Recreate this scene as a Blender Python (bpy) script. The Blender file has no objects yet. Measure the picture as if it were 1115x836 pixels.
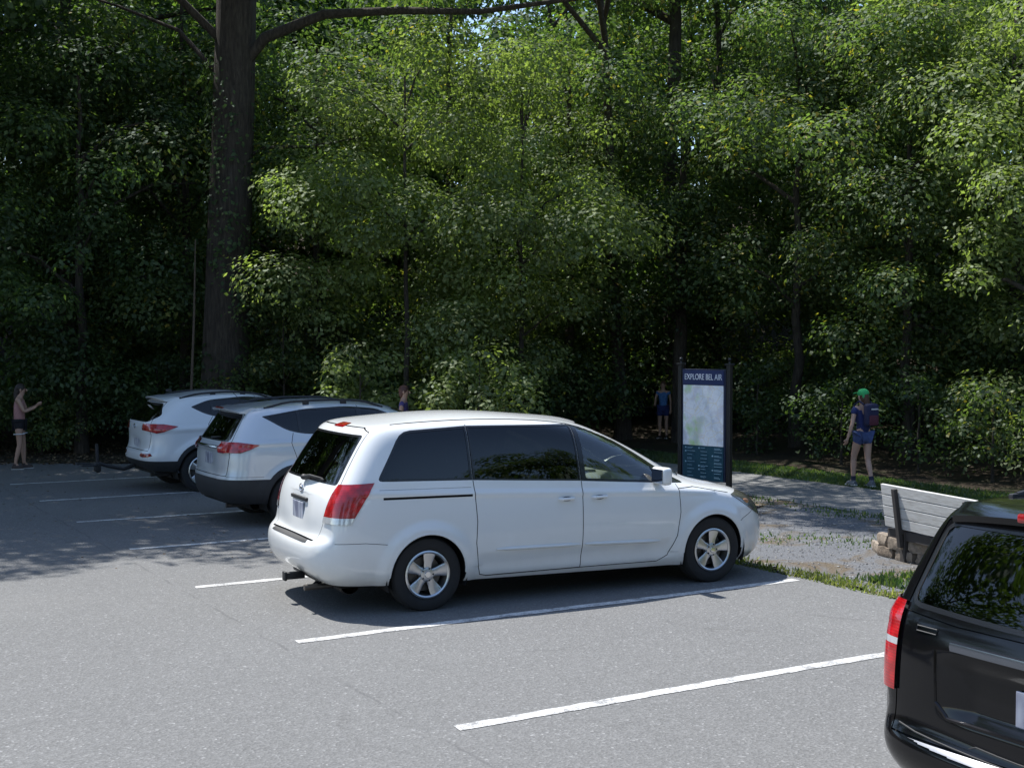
import bpy, bmesh, math, random
import numpy as np
from mathutils import Vector, Matrix, Euler
R = math.radians
PI = math.pi
scene = bpy.context.scene
col = scene.collection
random.seed(7)

# ------------------------------------------------------------------ tagging
def tag(o, label=None, cat=None, group=None, kind=None):
    if label: o['label'] = label
    if cat: o['category'] = cat
    if group: o['group'] = group
    if kind: o['kind'] = kind
    return o

def empty(name, loc, rz=0, label=None, cat=None, group=None):
    o = bpy.data.objects.new(name, None)
    o.empty_display_size = 0.3
    col.objects.link(o)
    o.location = loc
    o.rotation_euler = (0, 0, rz)
    return tag(o, label, cat, group)

def link(name, me, mat, parent=None, smooth=False):
    o = bpy.data.objects.new(name, me)
    col.objects.link(o)
    if mat is not None and not me.materials:
        me.materials.append(mat)
    if smooth:
        me.polygons.foreach_set('use_smooth', [True] * len(me.polygons))
    if parent: o.parent = parent
    return o

# ------------------------------------------------------------------ mesh builder
class MB:
    def __init__(s): s.bm = bmesh.new()
    def merge(s, b, M=None):
        if M is not None: bmesh.ops.transform(b, matrix=M, verts=b.verts)
        me = bpy.data.meshes.new('tmp'); b.to_mesh(me); b.free()
        s.bm.from_mesh(me); bpy.data.meshes.remove(me)
        return s
    def box(s, c, size, rot=(0, 0, 0), bev=0.0, seg=2, jit=0.0, rnd=None):
        b = bmesh.new(); bmesh.ops.create_cube(b, size=1.0)
        bmesh.ops.scale(b, vec=size, verts=b.verts)
        if bev > 0:
            bmesh.ops.bevel(b, geom=list(b.edges), offset=bev, segments=seg, affect='EDGES', profile=.5)
        if jit:
            for v in b.verts:
                v.co += Vector([(rnd or random).uniform(-jit, jit) for _ in range(3)])
        return s.merge(b, Matrix.Translation(c) @ Euler(rot).to_matrix().to_4x4())
    def tube(s, pts, rad, seg=10, cap=True):
        pts = [Vector(p) for p in pts]
        n = len(pts)
        rr = rad if isinstance(rad, (list, tuple)) else [rad] * n
        rings = []
        up = Vector((0, 0, 1))
        t0 = (pts[1] - pts[0]).normalized()
        if abs(t0.dot(up)) > .95: up = Vector((1, 0, 0))
        a = t0.cross(up).normalized()
        for i in range(n):
            t = (pts[min(i + 1, n - 1)] - pts[max(i - 1, 0)]).normalized()
            a = (a - t * a.dot(t)).normalized(); b2 = t.cross(a)
            rings.append([s.bm.verts.new(pts[i] + (a * math.cos(k * 2 * PI / seg) + b2 * math.sin(k * 2 * PI / seg)) * rr[i]) for k in range(seg)])
        for i in range(n - 1):
            for k in range(seg):
                s.bm.faces.new((rings[i][k], rings[i][(k + 1) % seg], rings[i + 1][(k + 1) % seg], rings[i + 1][k]))
        if cap:
            s.bm.faces.new(rings[0][::-1]); s.bm.faces.new(rings[-1])
        return s
    def lathe(s, prof, seg=40, M=None, closed=False):
        """prof: (r, h) pairs revolved round local z"""
        b = bmesh.new(); rings = []
        for r, h in prof:
            if r < 1e-6: rings.append([b.verts.new((0, 0, h))] * seg)
            else: rings.append([b.verts.new((r * math.cos(k * 2 * PI / seg), r * math.sin(k * 2 * PI / seg), h)) for k in range(seg)])
        m = len(rings)
        for i in range(m if closed else m - 1):
            A, B = rings[i], rings[(i + 1) % m]
            for k in range(seg):
                vs = []
                for v in (A[k], A[(k + 1) % seg], B[(k + 1) % seg], B[k]):
                    if v not in vs: vs.append(v)
                if len(vs) > 2: b.faces.new(vs)
        return s.merge(b, M)
    def prism(s, poly, h, M=None, bev=0.0):
        """poly (x,y) extruded along z from 0 to h"""
        b = bmesh.new()
        f = b.faces.new([b.verts.new((p[0], p[1], 0)) for p in poly])
        r = bmesh.ops.extrude_face_region(b, geom=[f])
        bmesh.ops.translate(b, vec=(0, 0, h), verts=[v for v in r['geom'] if isinstance(v, bmesh.types.BMVert)])
        bmesh.ops.recalc_face_normals(b, faces=b.faces)
        if bev > 0: bmesh.ops.bevel(b, geom=list(b.edges), offset=bev, segments=2, affect='EDGES', profile=.5)
        return s.merge(b, M)
    def sphere(s, c, r, seg=16, rot=(0, 0, 0)):
        b = bmesh.new(); bmesh.ops.create_uvsphere(b, u_segments=seg, v_segments=max(6, seg // 2), radius=1)
        r = r if isinstance(r, (tuple, list)) else (r, r, r)
        bmesh.ops.scale(b, vec=r, verts=b.verts)
        return s.merge(b, Matrix.Translation(c) @ Euler(rot).to_matrix().to_4x4())
    def face(s, pts):
        s.bm.faces.new([s.bm.verts.new(p) for p in pts]); return s
    def build(s, name, mat, parent=None, smooth=False, sharp=None):
        bmesh.ops.recalc_face_normals(s.bm, faces=s.bm.faces)
        me = bpy.data.meshes.new(name); s.bm.to_mesh(me); s.bm.free()
        o = link(name, me, mat, parent, smooth)
        if smooth and sharp is not False:
            me.set_sharp_from_angle(angle=R(sharp or 35))
        return o

# ------------------------------------------------------------------ materials
MATS = {}
def newmat(name):
    m = bpy.data.materials.new(name); m.use_nodes = True
    nt = m.node_tree; nt.nodes.clear()
    out = nt.nodes.new('ShaderNodeOutputMaterial')
    MATS[name] = m
    return m, nt, out
def N(nt, t, **kw):
    n = nt.nodes.new(t)
    for k, v in kw.items():
        if k.startswith('i_'):
            n.inputs[k[2:].replace('_', ' ')].default_value = v
        else: setattr(n, k, v)
    return n
def ramp(nt, fac, stops, interp='LINEAR'):
    n = nt.nodes.new('ShaderNodeValToRGB'); cr = n.color_ramp; cr.interpolation = interp
    while len(cr.elements) > 1: cr.elements.remove(cr.elements[0])
    cr.elements[0].position = stops[0][0]; cr.elements[0].color = c4(stops[0][1])
    for p, c in stops[1:]:
        e = cr.elements.new(p); e.color = c4(c)
    nt.links.new(fac, n.inputs['Fac']); return n.outputs['Color']
def c4(c):
    if isinstance(c, (int, float)): return (c, c, c, 1)
    return (c[0], c[1], c[2], 1)
def noise(nt, scale, detail=4, rough=.55, vec=None, dist=0):
    n = N(nt, 'ShaderNodeTexNoise'); n.inputs['Scale'].default_value = scale
    n.inputs['Detail'].default_value = detail; n.inputs['Roughness'].default_value = rough
    n.inputs['Distortion'].default_value = dist
    if vec is not None: nt.links.new(vec, n.inputs['Vector'])
    return n.outputs['Fac']
def mix(nt, f, a, b, mode='MIX'):
    n = nt.nodes.new('ShaderNodeMix'); n.data_type = 'RGBA'; n.blend_type = mode
    for sock, v in ((n.inputs[0], f), (n.inputs[6], a), (n.inputs[7], b)):
        if isinstance(v, bpy.types.NodeSocket): nt.links.new(v, sock)
        elif sock == n.inputs[0]: sock.default_value = v
        else: sock.default_value = c4(v)
    return n.outputs[2]
def objvec(nt):
    return nt.nodes.new('ShaderNodeTexCoord').outputs['Object']
def pbr(name, color, rough=.5, metal=0, coat=0, spec=.5, var=0.0, vscale=8, bump=0, bscale=60, emit=None, estr=0, trans=0):
    if name in MATS: return MATS[name]
    m, nt, out = newmat(name)
    p = nt.nodes.new('ShaderNodeBsdfPrincipled')
    p.inputs['Roughness'].default_value = rough; p.inputs['Metallic'].default_value = metal
    p.inputs['Coat Weight'].default_value = coat; p.inputs['Coat Roughness'].default_value = .04
    p.inputs['Specular IOR Level'].default_value = spec
    v = objvec(nt)
    if var > 0:
        c = mix(nt, noise(nt, vscale, 5, .6, v), [x * (1 - var) for x in color], [min(1, x * (1 + var)) for x in color])
        nt.links.new(c, p.inputs['Base Color'])
    else: p.inputs['Base Color'].default_value = c4(color)
    if bump:
        b = N(nt, 'ShaderNodeBump'); b.inputs['Strength'].default_value = bump; b.inputs['Distance'].default_value = .01
        nt.links.new(noise(nt, bscale, 4, .6, v), b.inputs['Height']); nt.links.new(b.outputs[0], p.inputs['Normal'])
    if trans: p.inputs['Transmission Weight'].default_value = trans
    if emit:
        p.inputs['Emission Color'].default_value = c4(emit); p.inputs['Emission Strength'].default_value = estr
    nt.links.new(p.outputs[0], out.inputs[0])
    return m
def glass(name, tint, refl=1.0):
    """thin tinted window: fresnel mix of transparent and mirror"""
    m, nt, out = newmat(name)
    tr = N(nt, 'ShaderNodeBsdfTransparent'); tr.inputs[0].default_value = c4(tint)
    gl = N(nt, 'ShaderNodeBsdfGlossy'); gl.inputs['Roughness'].default_value = .015; gl.inputs['Color'].default_value = (1, 1, 1, 1)
    fr = N(nt, 'ShaderNodeFresnel'); fr.inputs[0].default_value = 1.55
    mu = N(nt, 'ShaderNodeMath', operation='MULTIPLY'); mu.inputs[1].default_value = 1.5 * refl
    mu.use_clamp = True
    nt.links.new(fr.outputs[0], mu.inputs[0])
    mx = N(nt, 'ShaderNodeMixShader'); nt.links.new(mu.outputs[0], mx.inputs[0])
    nt.links.new(tr.outputs[0], mx.inputs[1]); nt.links.new(gl.outputs[0], mx.inputs[2])
    nt.links.new(mx.outputs[0], out.inputs[0])
    return m
def paint(name, color, dirt=.12, rough=.28, metal=0.0):
    m, nt, out = newmat(name)
    p = nt.nodes.new('ShaderNodeBsdfPrincipled')
    p.inputs['Roughness'].default_value = rough; p.inputs['Metallic'].default_value = metal
    p.inputs['Coat Weight'].default_value = .8; p.inputs['Coat Roughness'].default_value = .05
    v = objvec(nt)
    sep = N(nt, 'ShaderNodeSeparateXYZ'); nt.links.new(v, sep.inputs[0])
    mr = N(nt, 'ShaderNodeMapRange'); mr.inputs['From Min'].default_value = .95; mr.inputs['From Max'].default_value = .2
    mr.inputs['To Min'].default_value = 0; mr.inputs['To Max'].default_value = 1
    nt.links.new(sep.outputs[2], mr.inputs['Value'])
    mu = N(nt, 'ShaderNodeMath', operation='MULTIPLY'); nt.links.new(mr.outputs[0], mu.inputs[0])
    nt.links.new(noise(nt, 3.5, 6, .65, v), mu.inputs[1])
    m2 = N(nt, 'ShaderNodeMath', operation='MULTIPLY'); nt.links.new(mu.outputs[0], m2.inputs[0]); m2.inputs[1].default_value = dirt * 3
    m2.use_clamp = True
    c = mix(nt, m2.outputs[0], color, (.30, .27, .22))
    nt.links.new(c, p.inputs['Base Color'])
    # road dust dulls the gloss a little
    rr = N(nt, 'ShaderNodeMapRange'); rr.inputs['To Min'].default_value = rough * .9; rr.inputs['To Max'].default_value = rough * 1.25
    nt.links.new(noise(nt, 12, 4, .6, v), rr.inputs['Value']); nt.links.new(rr.outputs[0], p.inputs['Roughness'])
    nt.links.new(p.outputs[0], out.inputs[0])
    return m
# ------------------------------------------------------------------ vehicles
def lerp(a, b, t): return a + (b - a) * t
NS = 7
def cage_hull(levels, crown, sub=3, side_arch=None, disp=None):
    """levels: rc_x rc_z rk_x rk_y sr_x sr_y sr_z sm_y sf_x sf_y sf_z fk_x fk_y fc_x fc_z, bottom to top"""
    bm = bmesh.new(); rings = []
    for li, L in enumerate(levels):
        rcx, rcz, rkx, rky, srx, sry, srz, smy, sfx, sfy, sfz, fkx, fky, fcx, fcz = L
        half = [(rcx, 0, rcz), (lerp(rcx, rkx, .3), rky * .5, lerp(rcz, srz, .3)), (rkx, rky, lerp(rcz, srz, .8)), (srx, sry, srz)]
        arch = side_arch[li] if side_arch else 0
        for k in range(1, NS):
            t = k / NS
            y = lerp(lerp(sry, sfy, t), smy, 1 - (2 * t - 1) ** 4)
            half.append((lerp(srx, sfx, t), y, lerp(srz, sfz, t) + arch * math.sin(PI * t)))
        half += [(sfx, sfy, sfz), (fkx, fky, lerp(fcz, sfz, .8)), (lerp(fcx, fkx, .3), fky * .5, lerp(fcz, sfz, .3)), (fcx, 0, fcz)]
        n = len(half)
        Rr = [bm.verts.new((x, -y, z)) for x, y, z in half]
        Ll = [Rr[0]] + [bm.verts.new((x, y, z)) for x, y, z in half[1:-1]] + [Rr[-1]]
        rings.append((Rr, Ll))
    for i in range(len(rings) - 1):
        for s in (0, 1):
            A, B = rings[i][s], rings[i + 1][s]
            for k in range(n - 1): bm.faces.new((A[k], A[k + 1], B[k + 1], B[k]))
    Rr, Ll = rings[-1]
    rows = [[Rr[3], Rr[2], Rr[1], Rr[0], Ll[1], Ll[2], Ll[3]]]
    for k in range(4, n - 4):
        a, b = Rr[k], Ll[k]; y = a.co.y
        t = (k - 3) / NS
        c = crown * (.55 + .45 * math.sin(PI * t))
        row = [a]
        for f, cf in ((.76, .5), (.40, .9), (0, 1.0), (-.40, .9), (-.76, .5)):
            row.append(bm.verts.new((a.co.x, y * f, a.co.z + c * cf)))
        rows.append(row + [b])
    rows.append([Rr[n - 4], Rr[n - 3], Rr[n - 2], Rr[n - 1], Ll[n - 2], Ll[n - 3], Ll[n - 4]])
    for i in range(len(rows) - 1):
        for j in range(6): bm.faces.new((rows[i][j], rows[i + 1][j], rows[i + 1][j + 1], rows[i][j + 1]))
    bmesh.ops.recalc_face_normals(bm, faces=bm.faces)
    me = bpy.data.meshes.new('h'); bm.to_mesh(me); bm.free()
    o = bpy.data.objects.new('h', me); col.objects.link(o)
    md = o.modifiers.new('s', 'SUBSURF'); md.levels = sub; md.render_levels = sub
    dg = bpy.context.evaluated_depsgraph_get(); ev = o.evaluated_get(dg)
    m2 = bpy.data.meshes.new_from_object(ev)
    bpy.data.objects.remove(o); bpy.data.meshes.remove(me)
    bm = bmesh.new(); bm.from_mesh(m2); bpy.data.meshes.remove(m2)
    # make sure normals look outward
    bm.normal_update()
    top = max(bm.faces, key=lambda f: f.calc_center_median().z)
    if top.normal.z < 0: bmesh.ops.reverse_faces(bm, faces=bm.faces)
    bm.normal_update()
    if disp:
        new = [(v, disp(v.co, v.normal)) for v in bm.verts]
        for v, d in new: v.co = v.co + d
        bm.normal_update()
    lay = bm.verts.layers.float_vector.new('nrm')
    for v in bm.verts: v[lay] = v.normal
    return bm

def roundpoly(poly, r, seg=3):
    """round the corners of a 2-D polygon; r may be a list"""
    out = []; n = len(poly)
    for i in range(n):
        ri = r[i] if isinstance(r, (list, tuple)) else r
        p = Vector(poly[i]); a = Vector(poly[i - 1]) - p; b = Vector(poly[(i + 1) % n]) - p
        if ri <= 0: out.append(tuple(p)); continue
        ra = min(ri, a.length * .45, b.length * .45)
        A = p + a.normalized() * ra; B = p + b.normalized() * ra
        for k in range(seg + 1):
            t = k / seg
            q = A * (1 - t) ** 2 + p * 2 * t * (1 - t) + B * t * t
            out.append((q.x, q.y))
    return out
def offpoly(poly, d):
    """offset a polygon outward by d (either winding)"""
    n = len(poly)
    ar = sum(poly[i - 1][0] * poly[i][1] - poly[i][0] * poly[i - 1][1] for i in range(n))
    sg = 1 if ar > 0 else -1
    out = []
    for i in range(n):
        p0, p, p1 = Vector(poly[i - 1]), Vector(poly[i]), Vector(poly[(i + 1) % n])
        e0 = (p - p0).normalized(); e1 = (p1 - p).normalized()
        n0 = Vector((e0.y, -e0.x)) * sg; n1 = Vector((e1.y, -e1.x)) * sg
        m = (n0 + n1); m = m / max(.3, m.length_squared) * 2
        out.append(tuple(p + m * d))
    return out
def inpoly(x, y, poly):
    c = False; n = len(poly); j = n - 1
    for i in range(n):
        xi, yi = poly[i]; xj, yj = poly[j]
        if (yi > y) != (yj > y) and x < (xj - xi) * (y - yi) / (yj - yi) + xi: c = not c
        j = i
    return c
AX = {'s': (0, 2), 'r': (1, 2), 't': (0, 1)}
def cut(bm, view, poly, filt=None, pad=.02):
    """cut the outline of poly (drawn in the side, rear or top view) into the mesh"""
    a, b = AX[view]
    xs = [p[0] for p in poly]; ys = [p[1] for p in poly]
    x0, x1, y0, y1 = min(xs) - pad, max(xs) + pad, min(ys) - pad, max(ys) + pad
    fs = []
    X0, X1, Y0, Y1 = x0 - .16, x1 + .16, y0 - .16, y1 + .16
    for f in bm.faces:
        c0 = f.verts[0].co
        if not (X0 < c0[a] < X1 and Y0 < c0[b] < Y1): continue
        vs = [v.co for v in f.verts]
        if max(v[a] for v in vs) < x0 or min(v[a] for v in vs) > x1: continue
        if max(v[b] for v in vs) < y0 or min(v[b] for v in vs) > y1: continue
        if filt and not filt(f.calc_center_median(), f.normal): continue
        fs.append(f)
    n = len(poly)
    for i in range(n):
        p, q = poly[i], poly[(i + 1) % n]
        ex, ey = q[0] - p[0], q[1] - p[1]; L = math.hypot(ex, ey)
        if L < 1e-6: continue
        no = [0, 0, 0]; no[a] = ey / L; no[b] = -ex / L
        co = [0, 0, 0]; co[a] = p[0]; co[b] = p[1]
        # only faces whose box meets this edge's box
        bx0, bx1 = min(p[0], q[0]) - .004, max(p[0], q[0]) + .004
        by0, by1 = min(p[1], q[1]) - .004, max(p[1], q[1]) + .004
        near, far = [], []
        for f in fs:
            vs = [v.co for v in f.verts]
            if max(v[a] for v in vs) < bx0 or min(v[a] for v in vs) > bx1 or max(v[b] for v in vs) < by0 or min(v[b] for v in vs) > by1: far.append(f)
            else: near.append(f)
        if not near: continue
        es = {e for f in near for e in f.edges}; vs = {v for f in near for v in f.verts}
        r = bmesh.ops.bisect_plane(bm, geom=near + list(es) + list(vs), dist=1e-5, plane_co=co, plane_no=no)
        got = [g for g in r['geom'] if isinstance(g, bmesh.types.BMFace)]
        fs = [f for f in set(got) | set(far) | set(near) if f.is_valid]

def strip(pts, w=.008):
    """thin quads along a polyline, for panel gaps"""
    out = []
    for p, q in zip(pts, pts[1:]):
        p, q = Vector(p), Vector(q); d = (q - p).normalized(); m = Vector((-d.y, d.x)) * w / 2
        p2, q2 = p - d * w * .3, q + d * w * .3
        out.append([tuple(p2 - m), tuple(q2 - m), tuple(q2 + m), tuple(p2 + m)])
    return out

def patch(bm, faces, name, mat, parent, off=0.0, thick=0.0):
    """copy a set of hull faces into an object of its own, keeping the hull's smooth normals"""
    lay = bm.verts.layers.float_vector['nrm']
    vm = {}; co = []; nr = []; fl = []
    for f in faces:
        idx = []
        for v in f.verts:
            if v not in vm:
                vm[v] = len(co); n = v[lay].normalized()
                co.append(v.co + n * off); nr.append(n)
            idx.append(vm[v])
        fl.append(idx)
    if not co: return None
    me = bpy.data.meshes.new(name); me.from_pydata([tuple(c) for c in co], [], fl); me.update()
    o = link(name, me, mat, parent, True)
    me.normals_split_custom_set_from_vertices([tuple(n) for n in nr])
    if thick:
        md = o.modifiers.new('thickness', 'SOLIDIFY'); md.thickness = thick; md.offset = -1
    return o

def wheel(parent, x, y, r, rimr, w, side, spokes, mats, style='six'):
    """y: outer face; side -1 right, +1 left. Wheel > tyre, rim (> hub_cap), brake_disc"""
    e = empty('wheel', (x, y, r)); e.parent = parent
    M = Matrix.Rotation(-side * PI / 2, 4, 'X')       # local +z looks outward
    t = MB()
    sh = [(rimr - .004, -.012), (rimr + .012, 0.0), (rimr + .035, .008), (r - .05, .012), (r - .02, .002), (r - .006, -.018), (r, -.04),
          (r, -w * .32), (r - .008, -w * .34), (r - .008, -w * .37), (r, -w * .39), (r, -w * .60), (r - .008, -w * .62), (r - .008, -w * .65), (r, -w * .67),
          (r, -w + .05), (r - .02, -w + .01), (r - .05, -w), (rimr, -w + .01), (rimr - .02, -w + .03), (rimr - .02, -.03)]
    t.lathe(sh, 56, M, closed=True)
    t.build('tyre', mats['tyre'], e, True)
    rm = MB()
    rm.lathe([(rimr - .006, -.004), (rimr + .002, .004), (rimr - .012, .010), (rimr - .024, .002), (rimr - .028, -.03), (rimr - .045, -.10), (rimr - .05, -w + .03), (rimr - .004, -w + .02)], 56, M)
    rm.lathe([(0, .0), (.045, 0.0), (.062, -.006), (.075, -.03), (.075, -.06)], 32, M)
    Ro = rimr - .020
    for k in range(spokes):
        a = k * 2 * PI / spokes + .18
        b = bmesh.new()
        prof = [(.05, .034, -.012), (.10, .038, -.016), (Ro * .72, .050, -.012), (Ro, .062, -.004)]
        vs = []
        for (rr, hw, h) in prof:
            vs.append([b.verts.new((rr, -hw, h - .022)), b.verts.new((rr, -hw, h - .006)), b.verts.new((rr, -hw * .7, h)), b.verts.new((rr, hw * .7, h)), b.verts.new((rr, hw, h - .006)), b.verts.new((rr, hw, h - .022))])
        for i in range(len(vs) - 1):
            for j in range(5): b.faces.new((vs[i][j], vs[i + 1][j], vs[i + 1][j + 1], vs[i][j + 1]))
        rm.merge(b, M @ Matrix.Rotation(a, 4, 'Z'))
    ro = rm.build('rim', mats['alloy'], e, True)
    hc = MB(); hc.lathe([(0, .010), (.026, .009), (.030, .004), (.031, -.01)], 24, M)
    hc.build('hub_cap', mats['chrome'], ro, True)
    for k in range(5):
        a = k * 2 * PI / 5
        ln = MB(); ln.lathe([(0, .008), (.008, .007), (.009, -.012)], 8, M @ Matrix.Translation((.055 * math.cos(a), .055 * math.sin(a), -.006)))
        ln.build('lug_nut', mats['dark'], ro, True)
    d = MB(); d.lathe([(0, -.075), (rimr - .06, -.075), (rimr - .06, -.095), (0, -.095)], 32, M)
    d.build('brake_disc', mats['disc'], e, True)
    return e

def arch_liner(parent, x, zc, r, y0, y1, mat):
    """inner wheel housing"""
    b = MB(); seg = 20; rows = []
    for k in range(seg + 1):
        a = -.35 + (PI + .7) * k / seg
        rows.append((x + r * math.cos(a), zc + r * math.sin(a)))
    for (a, c), (a2, c2) in zip(rows, rows[1:]):
        b.face([(a, y0, c), (a2, y0, c2), (a2, y1, c2), (a, y1, c)])
    b.bm.faces.new([b.bm.verts.new((a, y1, c)) for a, c in rows])
    return b.build('wheel_housing', mat, parent, False)

def seat(parent, x, y, mat, zs=.38):
    b = MB()
    b.box((x, y, zs), (.52, .50, .16), bev=.05)
    b.box((x - .30, y, zs + .38), (.16, .50, .66), rot=(0, -.28, 0), bev=.06)
    b.box((x - .42, y, zs + .80), (.11, .27, .18), rot=(0, -.2, 0), bev=.045)
    b.tube([(x - .38, y - .05, zs + .64), (x - .42, y - .05, zs + .76)], .008, 6)
    b.tube([(x - .38, y + .05, zs + .64), (x - .42, y + .05, zs + .76)], .008, 6)
    return b.build('seat', mat, parent, True)

def cabin(parent, x0, x1, hw, mats, seats, wheelx, wheely, zs=.40, dashz=.95):
    f = MB(); f.box(((x0 + x1) / 2, 0, .30), (x1 - x0, hw * 2, .06))
    f.build('cabin_floor', mats['interior'], parent)
    for (x, y) in seats: seat(parent, x, y, mats['seat'], zs)
    d = MB(); d.box((wheelx + .42, 0, dashz - .10), (.42, hw * 1.85, .26), bev=.08, seg=3)
    d.box((wheelx + .30, wheely, dashz + .02), (.22, .34, .10), bev=.04)
    d.build('dashboard', mats['interior'], parent, True)
    s = MB(); b = bmesh.new()
    ring = []
    for i in range(28):
        a = i * 2 * PI / 28; ring.append((0, .185 * math.cos(a), .185 * math.sin(a)))
    ring.append(ring[0])
    s2 = MB(); s2.tube(ring, .014, 8, cap=False)
    for a in (0, PI, -PI / 2): s2.box((0, .09 * math.cos(a), .09 * math.sin(a)), (.012, .18 if a != -PI / 2 else .03, .18 if a == -PI / 2 else .03), bev=.004)
    s2.box((.01, 0, 0), (.04, .12, .10), bev=.02)
    b.free(); s.bm.free()
    o = s2.build('steering_wheel', mats['dark'], parent, True)
    o.location = (wheelx, wheely, dashz + .02); o.rotation_euler = (0, R(-24), 0)

def mirror(parent, x, y, z, side, matb, matd, matg, size=(.10, .22, .17)):
    b = MB(); b.box((x, y + side * .10, z), size, bev=.035, seg=3)
    o = b.build('side_mirror', matb, parent, True)
    a = MB(); a.box((x + .01, y - side * .01, z - .05), (.06, .09, .04), bev=.012); a.build('mirror_arm', matd, o, True)
    g = MB(); g.box((x - size[0] / 2 - .001, y + side * .10, z), (.006, size[1] * .82, size[2] * .78), bev=.002); g.build('mirror_glass', matg, o)
    return o

def handle(parent, x, z, yf, mat, dark, L=.16):
    b = MB(); b.tube([(x - L / 2, yf * 1.0, z), (x - L / 2 + .02, yf + math.copysign(.035, yf), z), (x + L / 2 - .02, yf + math.copysign(.035, yf), z + .002), (x + L / 2, yf, z)], [.010, .014, .014, .010], 8)
    o = b.build('door_handle', mat, parent, True)
    r = MB(); r.sphere((x + .005, yf, z - .004), (L * .34, .006, .024), 16); r.build('handle_cup', dark, o, True)
    return o

def surf_y(bm_bvh, x, z, side):
    h = bm_bvh.ray_cast(Vector((x, side * 3, z)), Vector((0, -side, 0)))
    return h[0].y if h[0] else side * .9
def surf_x(bvh, y, z, sgn=-1):
    h = bvh.ray_cast(Vector((sgn * 8, y, z)), Vector((-sgn, 0, 0)))
    return h[0].x if h[0] else 0
from mathutils.bvhtree import BVHTree

def bumpfn(x, c, w):
    t = abs(x - c) / w
    return 0 if t >= 1 else (1 - t * t) ** 2

class Vehicle:
    """hull + list of regions; first matching region wins"""
    def __init__(s, root, levels, crown, sub, arch, disp):
        s.root = root; s.bm = cage_hull(levels, crown, sub, arch, disp)
        s.bvh = BVHTree.FromBMesh(s.bm)
        s.regs = []
    def region(s, name, view, poly, mat, filt, both=False, off=0.0, gap=False, parent=None, cutit=True, label=None):
        if cutit: cut(s.bm, view, poly, filt)
        s.regs.append(dict(name=name, view=view, poly=poly, mat=mat, filt=filt, both=both, off=off, gap=gap, parent=parent, label=label, box=(min(p[0] for p in poly), max(p[0] for p in poly), min(p[1] for p in poly), max(p[1] for p in poly))))
    def gaps(s, view, pts, filt, w=.008):
        for q in strip(pts, w): s.region('gap', view, q, None, filt, gap=True)
    def finish(s, bodymat, linermat, opening):
        """opening(c): True where the hull is cut away entirely"""
        buck = {}; liner = []
        for f in s.bm.faces:
            c = f.calc_center_median(); hit = None
            if opening(c): continue
            for i, r in enumerate(s.regs):
                if r['view'] == 'pred':
                    if not r['poly'](c, f.normal): continue
                else:
                    a, b = AX[r['view']]; bx = r['box']
                    if not (bx[0] <= c[a] <= bx[1] and bx[2] <= c[b] <= bx[3]): continue
                    if r['filt'] and not r['filt'](c, f.normal): continue
                    if not inpoly(c[a], c[b], r['poly']): continue
                hit = (i, (1 if c.y > 0 else -1) if r['both'] else 0); break
            if hit is None:
                buck.setdefault('body', []).append(f); liner.append(f)
            else:
                r = s.regs[hit[0]]
                if not r.get('glass'): liner.append(f)
                if not r['gap']: buck.setdefault(hit, []).append(f)
        objs = {}
        objs['body'] = patch(s.bm, buck.pop('body'), 'body', bodymat, s.root)
        for k in sorted(buck, key=lambda k: k[0]):
            r = s.regs[k[0]]
            par = s.root
            if r['parent']:
                par = objs.get((r['parent'], k[1])) or objs.get((r['parent'], 0)) or s.root
            o = patch(s.bm, buck[k], r['name'], r['mat'], par, r['off'])
            if r['label']: o['label'] = r['label']
            objs[(r.get('key') or r['name'], k[1])] = o
        patch(s.bm, liner, 'inner_shell', linermat, s.root, off=-.018)
        s.bm.free()
        return objs
    def glass(s, *a, **k):
        s.region(*a, **k); s.regs[-1]['glass'] = True
    def pred(s, name, fn, mat, both=False, off=0.0, parent=None, label=None):
        s.regs.append(dict(name=name, view='pred', poly=fn, mat=mat, filt=None, both=both, off=off, gap=False, parent=parent, label=label))
def lens(name, c1, c2):
    m, nt, out = newmat(name); p = nt.nodes.new('ShaderNodeBsdfPrincipled'); v = objvec(nt)
    wv = N(nt, 'ShaderNodeTexWave'); wv.wave_type = 'BANDS'; wv.bands_direction = 'Z'; wv.inputs['Scale'].default_value = 22; wv.inputs['Distortion'].default_value = .4; nt.links.new(v, wv.inputs['Vector'])
    vo = N(nt, 'ShaderNodeTexVoronoi'); vo.inputs['Scale'].default_value = 16; nt.links.new(v, vo.inputs['Vector'])
    a = ramp(nt, wv.outputs['Fac'], [(.0, [x * .82 for x in c1]), (.5, c1), (1.0, [min(1, x * 1.06) for x in c1])])
    b = ramp(nt, vo.outputs['Distance'], [(.0, 1.25), (.35, 1.0), (.6, .7)])
    nt.links.new(mix(nt, 1.0, a, b, 'MULTIPLY'), p.inputs['Base Color'])
    p.inputs['Roughness'].default_value = .18; p.inputs['Coat Weight'].default_value = 1.0; p.inputs['Coat Roughness'].default_value = .03
    bm_ = N(nt, 'ShaderNodeBump'); bm_.inputs['Strength'].default_value = .05; bm_.inputs['Distance'].default_value = .01
    nt.links.new(wv.outputs['Fac'], bm_.inputs['Height']); nt.links.new(bm_.outputs[0], p.inputs['Normal'])
    nt.links.new(p.outputs[0], out.inputs[0]); return m
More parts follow.
